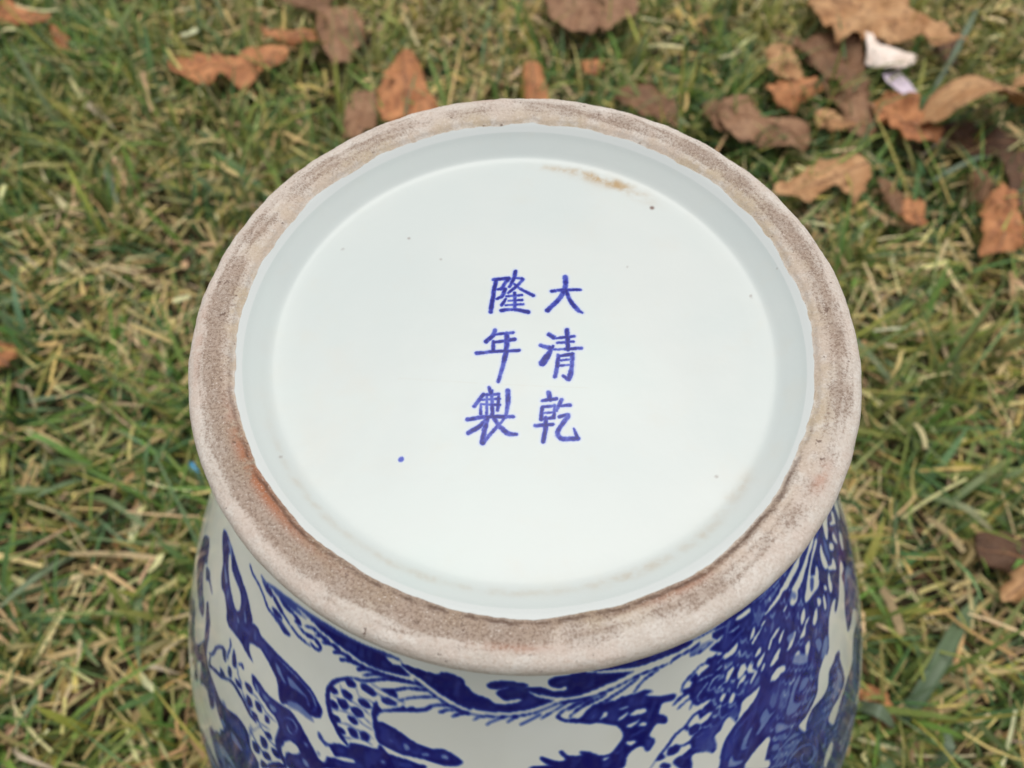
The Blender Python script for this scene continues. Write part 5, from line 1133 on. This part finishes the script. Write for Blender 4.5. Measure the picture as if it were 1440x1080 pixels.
def lawn():
    g = field(8200, INNER); keep = rng.random(len(g)) < np.interp(dry(g), [.35, .5, .65], [1, .85, .45]); g = g[keep]
    go = frame_only(field(9000, OUTER), INNER)
    v, f, c = join([green_set(g, 5), green_set(go, 3, 1.7, 6)])
    tag(mesh_obj('grass', v, f, mat_blades('grass_blade_green', .46, .13), attrs={'tint': c}), 'short matted green grass covering the lawn round the vase', 'grass', kind='stuff')
    s = field(30000, INNER); keep = rng.random(len(s)) < np.interp(dry(s), [.35, .5, .65], [.3, .8, 1]); s = s[keep]
    so = frame_only(field(30000, OUTER), INNER)
    v, f, c = join([straw_set(s, 3), straw_set(so, 2, 1.5)])
    tag(mesh_obj('dry_grass', v, f, mat_blades('dry_grass_straw', .6, .22), attrs={'tint': c}), 'dry straw-coloured grass bits scattered among the green lawn', 'dry grass', kind='stuff')
    b = field(12000, INNER); bo = frame_only(field(12000, OUTER), INNER)
    v, f, c = join([thatch_set(b, 2), thatch_set(bo, 2)])
    tag(mesh_obj('thatch', v, f, mat_blades('brown_thatch', .8, .1), attrs={'tint': c}), 'dark brown dead thatch low between the grass blades', 'thatch', kind='stuff')
lawn()

# ------------------------------------------------------------------ single broad blades and stalks that stand out
def ribbon(name, key, tints, label, group, cat='grass blade', keel=.25, arch=.006, tail=None):
    z, w, s = STROKES[key]
    P = pts(s)/1000; w = w/1000
    tt = np.linspace(0, len(P)-1, 15); k = np.arange(len(P))
    C = np.stack([np.interp(tt, k, P[:, 0]), np.interp(tt, k, P[:, 1])], 1)
    for _ in range(4): C[1:-1] = (C[:-2]+2*C[1:-1]+C[2:])/4
    root = C[0].copy(); n = len(C); u = np.linspace(0, 1, n)
    zz = z+arch*4*u*(1-u)-.006*np.abs(u-.5)*2
    T = np.gradient(C, axis=0); T /= np.linalg.norm(T, axis=1)[:, None]; N = np.stack([-T[:, 1], T[:, 0]], 1)
    prof = np.interp(u, [0, .1, .5, .85, 1], [.55, .85, 1, .7, .12])
    V = []; cols = []
    a = np.array(tints[0]); b = np.array(tints[1])
    for layer, dz in ((0, .00016), (1, -.00016)):
        for i in range(n):
            for j, (sx, kz) in enumerate(((-1, 0), (-.5, -.5), (0, -1), (.5, -.5), (1, 0))):
                q = C[i]+N[i]*sx*w*.5*prof[i]-root
                V.append((q[0], q[1], zz[i]-z+kz*keel*w*.5*prof[i]+dz)); cols.append((a*(1-u[i])+b*u[i])*(1+.12*((j % 2)-.5)))
    F = []
    for L in (0, 1):
        o0 = L*n*5
        for i in range(n-1):
            for j in range(4):
                q = [o0+i*5+j, o0+i*5+j+1, o0+(i+1)*5+j+1, o0+(i+1)*5+j]
                F.append(q if L == 0 else q[::-1])
    m = n*5
    for i in range(n-1):
        F.append([i*5, (i+1)*5, m+(i+1)*5, m+i*5]); F.append([i*5+4, m+i*5+4, m+(i+1)*5+4, (i+1)*5+4])
    F.append([0, m, m+1, 1]); F.append([1, m+1, m+2, 2]); F.append([2, m+2, m+3, 3]); F.append([3, m+3, m+4, 4])
    o = mesh_obj(name, V, F, MBL if cat == 'grass blade' else MST, attrs={'tint': np.array(cols)})
    o.location = (root[0], root[1], z)
    tag(o, label, cat, group)
MBL = mat_blades('broad_blade', .42, .25, .12); MST = mat_blades('straw_stalk', .6, .15, .12)
G1 = ((.13, .20, .075), (.20, .27, .11)); G2 = ((.095, .15, .085), (.15, .21, .10)); G3 = ((.15, .20, .13), (.19, .25, .16))
Y1 = ((.50, .40, .22), (.56, .46, .28)); Y2 = ((.46, .33, .14), (.50, .38, .18)); Y3 = ((.55, .45, .32), (.60, .50, .36))
GB, GS = 'broad single grass blades', 'single dry stalks'
ribbon('grass_blade', 'b1', G1, 'pale green arched grass blade left of the vase, pointing at its foot', GB)
ribbon('grass_blade', 'b2', G2, 'widest dark green grass blade, slanting up beside the vase at lower right', GB)
ribbon('grass_blade', 'b3', G3, 'short grey-green blade stub touching the right side of the vase body', GB)
ribbon('grass_blade', 'b4', G3, 'upright bluish grass blade cut by the bottom edge, right of the vase', GB)
ribbon('grass_blade', 'b5', G3, 'long pale blade slanting out of the top edge, right of the white petal', GB)
ribbon('grass_blade', 'b6', ((.12, .20, .07), (.45, .40, .24)), 'green blade with straw-coloured tip right of the vase, crossing another blade', GB)
ribbon('grass_blade', 'b7', ((.13, .20, .08), (.28, .30, .09)), 'yellow-green blade rising to the right edge, crossing a straw-tipped blade', GB)
ribbon('grass_blade', 'b8', G3, 'thin grey-green blade lying below the arched curled leaf at right', GB)
ribbon('grass_blade', 'b9', G3, 'short bluish upright blade in the grass at upper left', GB)
ribbon('grass_blade', 'b10', G1, 'green blade entering from the left edge below mid height', GB)
ribbon('straw_stalk', 's1', Y3, 'broad pale straw piece lying in the grass at upper left', GS, 'straw')
ribbon('straw_stalk', 's2', Y1, 'straight straw piece near the left edge at mid height', GS, 'straw')
ribbon('straw_stalk', 's3', Y2, 'golden upright straw stalk in the lower left grass', GS, 'straw')
ribbon('straw_stalk', 's4', Y3, 'pale straw lying flat beside the lower left of the vase', GS, 'straw')
ribbon('straw_stalk', 's5', Y1, 'slanting straw crossing a pale flat one beside the lower left of the vase', GS, 'straw')
ribbon('straw_stalk', 's6', Y3, 'thin straw running off the bottom edge at far left', GS, 'straw')
ribbon('straw_stalk', 's7', Y1, 'hooked curl of straw just left of the foot rim at the top', GS, 'straw')
ribbon('straw_stalk', 's8', Y3, 'short pale straw under the arched curled leaf at right', GS, 'straw')
ribbon('straw_stalk', 's9', Y1, 'short upright straw at lower left above the golden stalk', GS, 'straw')
ribbon('straw_stalk', 's10', Y2, 'golden straw standing beside the dark leaf at the right edge', GS, 'straw')

# ------------------------------------------------------------------ fallen leaves
ORANGE = ((.60, .27, .115), (.40, .155, .062)); TAN = ((.62, .365, .18), (.45, .225, .095)); BROWN = ((.27, .15, .078), (.20, .10, .052))
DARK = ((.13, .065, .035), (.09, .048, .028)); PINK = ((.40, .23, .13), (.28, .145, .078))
_lm = {}
def leaf_mat(pal):
    if pal not in _lm: _lm[pal] = mat_leaf('dead_leaf_%d' % len(_lm), pal[0], pal[1])
    return _lm[pal]

def sheet(out, z_of, step, thick, jag=.0, seed=0):
    """outline (m) -> thin solid sheet: verts, faces, vein mask"""
    r = random.Random(seed)
    pl = []
    n = len(out)
    for i in range(n):
        a, b = out[i], out[(i+1) % n]
        m = max(1, int(np.linalg.norm(b-a)/(step*.6)))
        e = b-a; nn = np.array([e[1], -e[0]])/(np.linalg.norm(e)+1e-9)
        for k in range(m):
            pl.append(a+e*k/m+nn*r.uniform(-jag, jag)*(.4+((k % 2))*.6))
    pl = np.array(pl)
    lo, hi = pl.min(0), pl.max(0)
    ins = []
    px, py = pl[:, 0], pl[:, 1]
    for x in np.arange(lo[0], hi[0], step):
        for y in np.arange(lo[1], hi[1], step):
            q = (x+r.uniform(-.3, .3)*step, y+r.uniform(-.3, .3)*step)
            x2, y2 = np.roll(px, -1), np.roll(py, -1)
            c = ((py > q[1]) != (y2 > q[1])) & (q[0] < (x2-px)*(q[1]-py)/(y2-py+1e-12)+px)
            if c.sum() % 2 and np.hypot(px-q[0], py-q[1]).min() > step*.35: ins.append(q)
    co = [Vector(p) for p in pl]+[Vector(q) for q in ins]
    ne = len(pl)
    res = delaunay_2d_cdt(co, [(i, (i+1) % ne) for i in range(ne)], [], 1, 1e-7)
    V = np.array([tuple(v) for v in res[0]]); T = [list(f) for f in res[2]]
    Z = z_of(V)
    top = np.column_stack([V, Z+thick/2]); bot = np.column_stack([V, Z-thick/2])
    m = len(V)
    cnt = {}
    for f in T:
        for i in range(3):
            cnt[(f[i], f[(i+1) % 3])] = 1
    side = [[b, a, a+m, b+m] for (a, b) in cnt if (b, a) not in cnt]
    return np.concatenate([top, bot]), T+[[i+m for i in f[::-1]] for f in T]+side, V

def leaf(key, pal, label, curl=.008, arch=0.0, crumple=.006, axis=None, squash=1.0, ripple=.0016, rib=True, tilt=(0, 0), cat='leaf', name='fallen_leaf', group='fallen brown leaves on the lawn', step=.0042, jag=.0011, mat=None, thick=.0005):
    cx_, cy_, z, s = OUTLINES[key]
    out = pts(s)/1000*np.array([1, squash])*(1.14 if cat == 'leaf' else 1.0)
    z += .004
    area = np.sum(out[:, 0]*np.roll(out[:, 1], -1)-np.roll(out[:, 0], -1)*out[:, 1])
    if area < 0: out = out[::-1]
    # close corners a little rounder
    sd = sum(map(ord, key))
    w, E = np.linalg.eigh(np.cov(out.T)); ax = E[:, 1] if axis is None else np.array([math.cos(axis), math.sin(axis)])
    pv = np.array([-ax[1], ax[0]])
    um = np.abs(out@ax).max(); vm = np.abs(out@pv).max()
    def zf(V):
        u = V@ax/um; v = V@pv/vm
        ridge = -np.abs(v)*.0
        q = curl*(v**2)+arch*(1-v**2)+crumple*(fbm(V[:, 0]*60+sd, V[:, 1]*60+sd*.7, 3)-.5)*2+curl*.35*u**2*np.sign(.5-(sd % 2))
        q = q + ripple*np.cos(u*14+np.abs(v)*6)*np.clip(np.abs(v), 0, 1)
        return q+V[:, 0]*tilt[0]+V[:, 1]*tilt[1]
    V3, F, V2 = sheet(out, zf, step, thick, jag, sd)
    u = V2@ax/um; v = V2@pv/vm
    vein = np.maximum(np.exp(-(np.abs(v)/.05)**2), .6*np.exp(-(np.abs(np.sin((u*7-np.abs(v)*4)))/.14)**2))
    vein = np.concatenate([vein, vein])
    root = empty(name, (cx_, cy_, z))
    tag(root, label, cat, group)
    mesh_obj('blade' if cat == 'leaf' else 'petal_sheet', V3, F, mat or leaf_mat(pal), root, attrs={'vein': vein})
    if rib and cat == 'leaf':
        uu = np.linspace(-.86, .8, 14); V = []; Fq = []
        c2 = np.outer(uu*um, ax); zz = zf(c2)
        for i in range(14):
            r = .0009*(1-.6*i/13)
            for k in range(6):
                a = k*math.pi/3
                q = c2[i]+pv*math.cos(a)*r
                V.append((q[0], q[1], zz[i]+.0004+math.sin(a)*r*.8))
        for i in range(13):
            for k in range(6):
                Fq.append([i*6+k, i*6+(k+1) % 6, (i+1)*6+(k+1) % 6, (i+1)*6+k])
        Fq.append(list(range(6))[::-1]); Fq.append([13*6+k for k in range(6)])
        rbm = MRIB
        mesh_obj('midrib', V, Fq, rbm, root)
    return root
MRIB = mat_petal('leaf_midrib', (.30, .15, .07), (.20, .09, .045), .6)

leaf('A', ORANGE, 'narrow orange-brown leaf at the top left corner of the lawn', -0.003)
leaf('B', ORANGE, 'small orange scrap of leaf just below the corner leaf at top left', -.006)
leaf('C', ORANGE, 'long ragged orange-brown leaf lying alone at upper left', -0.004, crumple=.008, tilt=(0, -0.05))
leaf('D', PINK, 'greyish brown leaf left of centre near the top edge', -0.008, crumple=.01)
leaf('E', ORANGE, 'narrow orange leaf strip left of the greyish leaf near the top', -.004)
leaf('F', BROWN, 'dark brown leaf cut by the top edge left of centre', -0.006)
leaf('G', ORANGE, 'rust-brown leaf standing right behind the foot rim, left of centre', -0.006, crumple=.009, tilt=(0, -0.05))
leaf('H', PINK, 'pinkish brown leaf tucked behind the rim left of the rust-brown one', -0.003)
leaf('I', ORANGE, 'small brown leaf peeking over the topmost point of the rim', -.008)
leaf('J', PINK, 'large spotted brown leaf at the top edge right of centre', -0.004, crumple=.010, tilt=(0, -0.06))
leaf('K', BROWN, 'reddish brown leaf half hidden behind the rim at upper right', .006)
leaf('L', TAN, 'biggest orange leaf with raised dark edge at the top right', -0.004, crumple=.016, tilt=(0, -0.10))
leaf('M', BROWN, 'dull grey-brown leaf left of the white petal', .010, crumple=.010)
leaf('N', TAN, 'small tan leaf above the lobed one, left of the grey-brown leaf', -0.004, crumple=.009, tilt=(0, -0.05))
leaf('O', ORANGE, 'small lobed brown leaf below the small tan leaf', -0.004, crumple=.010)
leaf('P', PINK, 'flat pinkish brown leaf next to the rim at upper right', -0.002, crumple=.009)
leaf('Q', TAN, 'tiny tan leaf right of the flat pinkish brown one', -.006)
leaf('R', TAN, 'light orange lobed leaf just outside the rim at right', -0.003, crumple=.010, jag=.0016, tilt=(0, -0.05))
leaf('S', ORANGE, 'orange folded leaf below the lilac petal', .012, crumple=.012)
leaf('T', TAN, 'arched curled tan leaf with dark hollow underside at right', -.006, arch=.036, crumple=.004, axis=math.pi/2, squash=.75, tilt=(0, -.45))
leaf('U', TAN, 'curled tan leaf at the right edge beside the arched leaf', 0, arch=.018, tilt=(0, -.3))
leaf('V', BROWN, 'small brown leaf above the orange leaf at the right edge', -.008)
leaf('W', ORANGE, 'crumpled orange leaf at the right edge below the leaf cluster', -0.006, crumple=.014, tilt=(0, -0.05))
leaf('X', DARK, 'dark leaf at the right edge behind the crumpled orange one', .006, crumple=.009)
leaf('Y', ORANGE, 'small orange leaf in the grass right of the lobed light leaf', -.006, crumple=.009)
leaf('Z', DARK, 'dark red-brown leaf at the right edge in the lower half', .004)
leaf('a', TAN, 'orange leaf curling out of the right edge below the dark one', -.009, crumple=.008)
leaf('b', ORANGE, 'small reddish leaf cut by the left edge at mid height', -.004)
leaf('c', ORANGE, 'rusty leaf scrap against the lower right side of the vase', .003)
leaf('d', BROWN, 'dark brown leaf lying between the white petal and the lobed brown leaf', .006, crumple=.010)
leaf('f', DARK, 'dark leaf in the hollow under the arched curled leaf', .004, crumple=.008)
leaf('g', BROWN, 'small dark brown leaf left of the small orange leaf at right', -.003, crumple=.008)
leaf('j', ORANGE, 'tiny orange-brown leaf bit above the rim, right of its topmost point', -.003)
leaf('k', BROWN, 'narrow dull brown leaf left of the flat pinkish brown one', -.003, crumple=.009)
leaf('l', BROWN, 'brown leaf under the left end of the biggest orange leaf', -.004, crumple=.010)
leaf('m', PINK, 'dull pinkish leaf between the tiny tan leaf and the orange folded one', -.003, crumple=.010)
leaf('o', DARK, 'dark leaf bit right of the white petal', .004, crumple=.006)
leaf('P1', None, 'crumpled creamy white petal among the leaves at top right', 0, arch=.007, crumple=.005, rib=False, ripple=.0003, cat='petal', name='petal', group='fallen petals', step=.0032, jag=.0004, mat=mat_petal('white_petal', (.86, .73, .64), (.70, .55, .45)), tilt=(0, .15))
leaf('P2', None, 'smooth pale lilac petal under the white one', .003, crumple=.001, rib=False, ripple=.0003, cat='petal', name='petal', group='fallen petals', step=.0032, jag=0, mat=mat_petal('lilac_petal', (.58, .48, .58), (.66, .56, .62)))
leaf('P3', None, 'bright sky-blue scrap of plastic in the grass by the left rim', .002, crumple=.001, rib=False, ripple=.0003, cat='litter', name='plastic_scrap', group=None, step=.003, jag=0, mat=mat_petal('blue_plastic', (.10, .42, .75), (.13, .50, .80), .35))
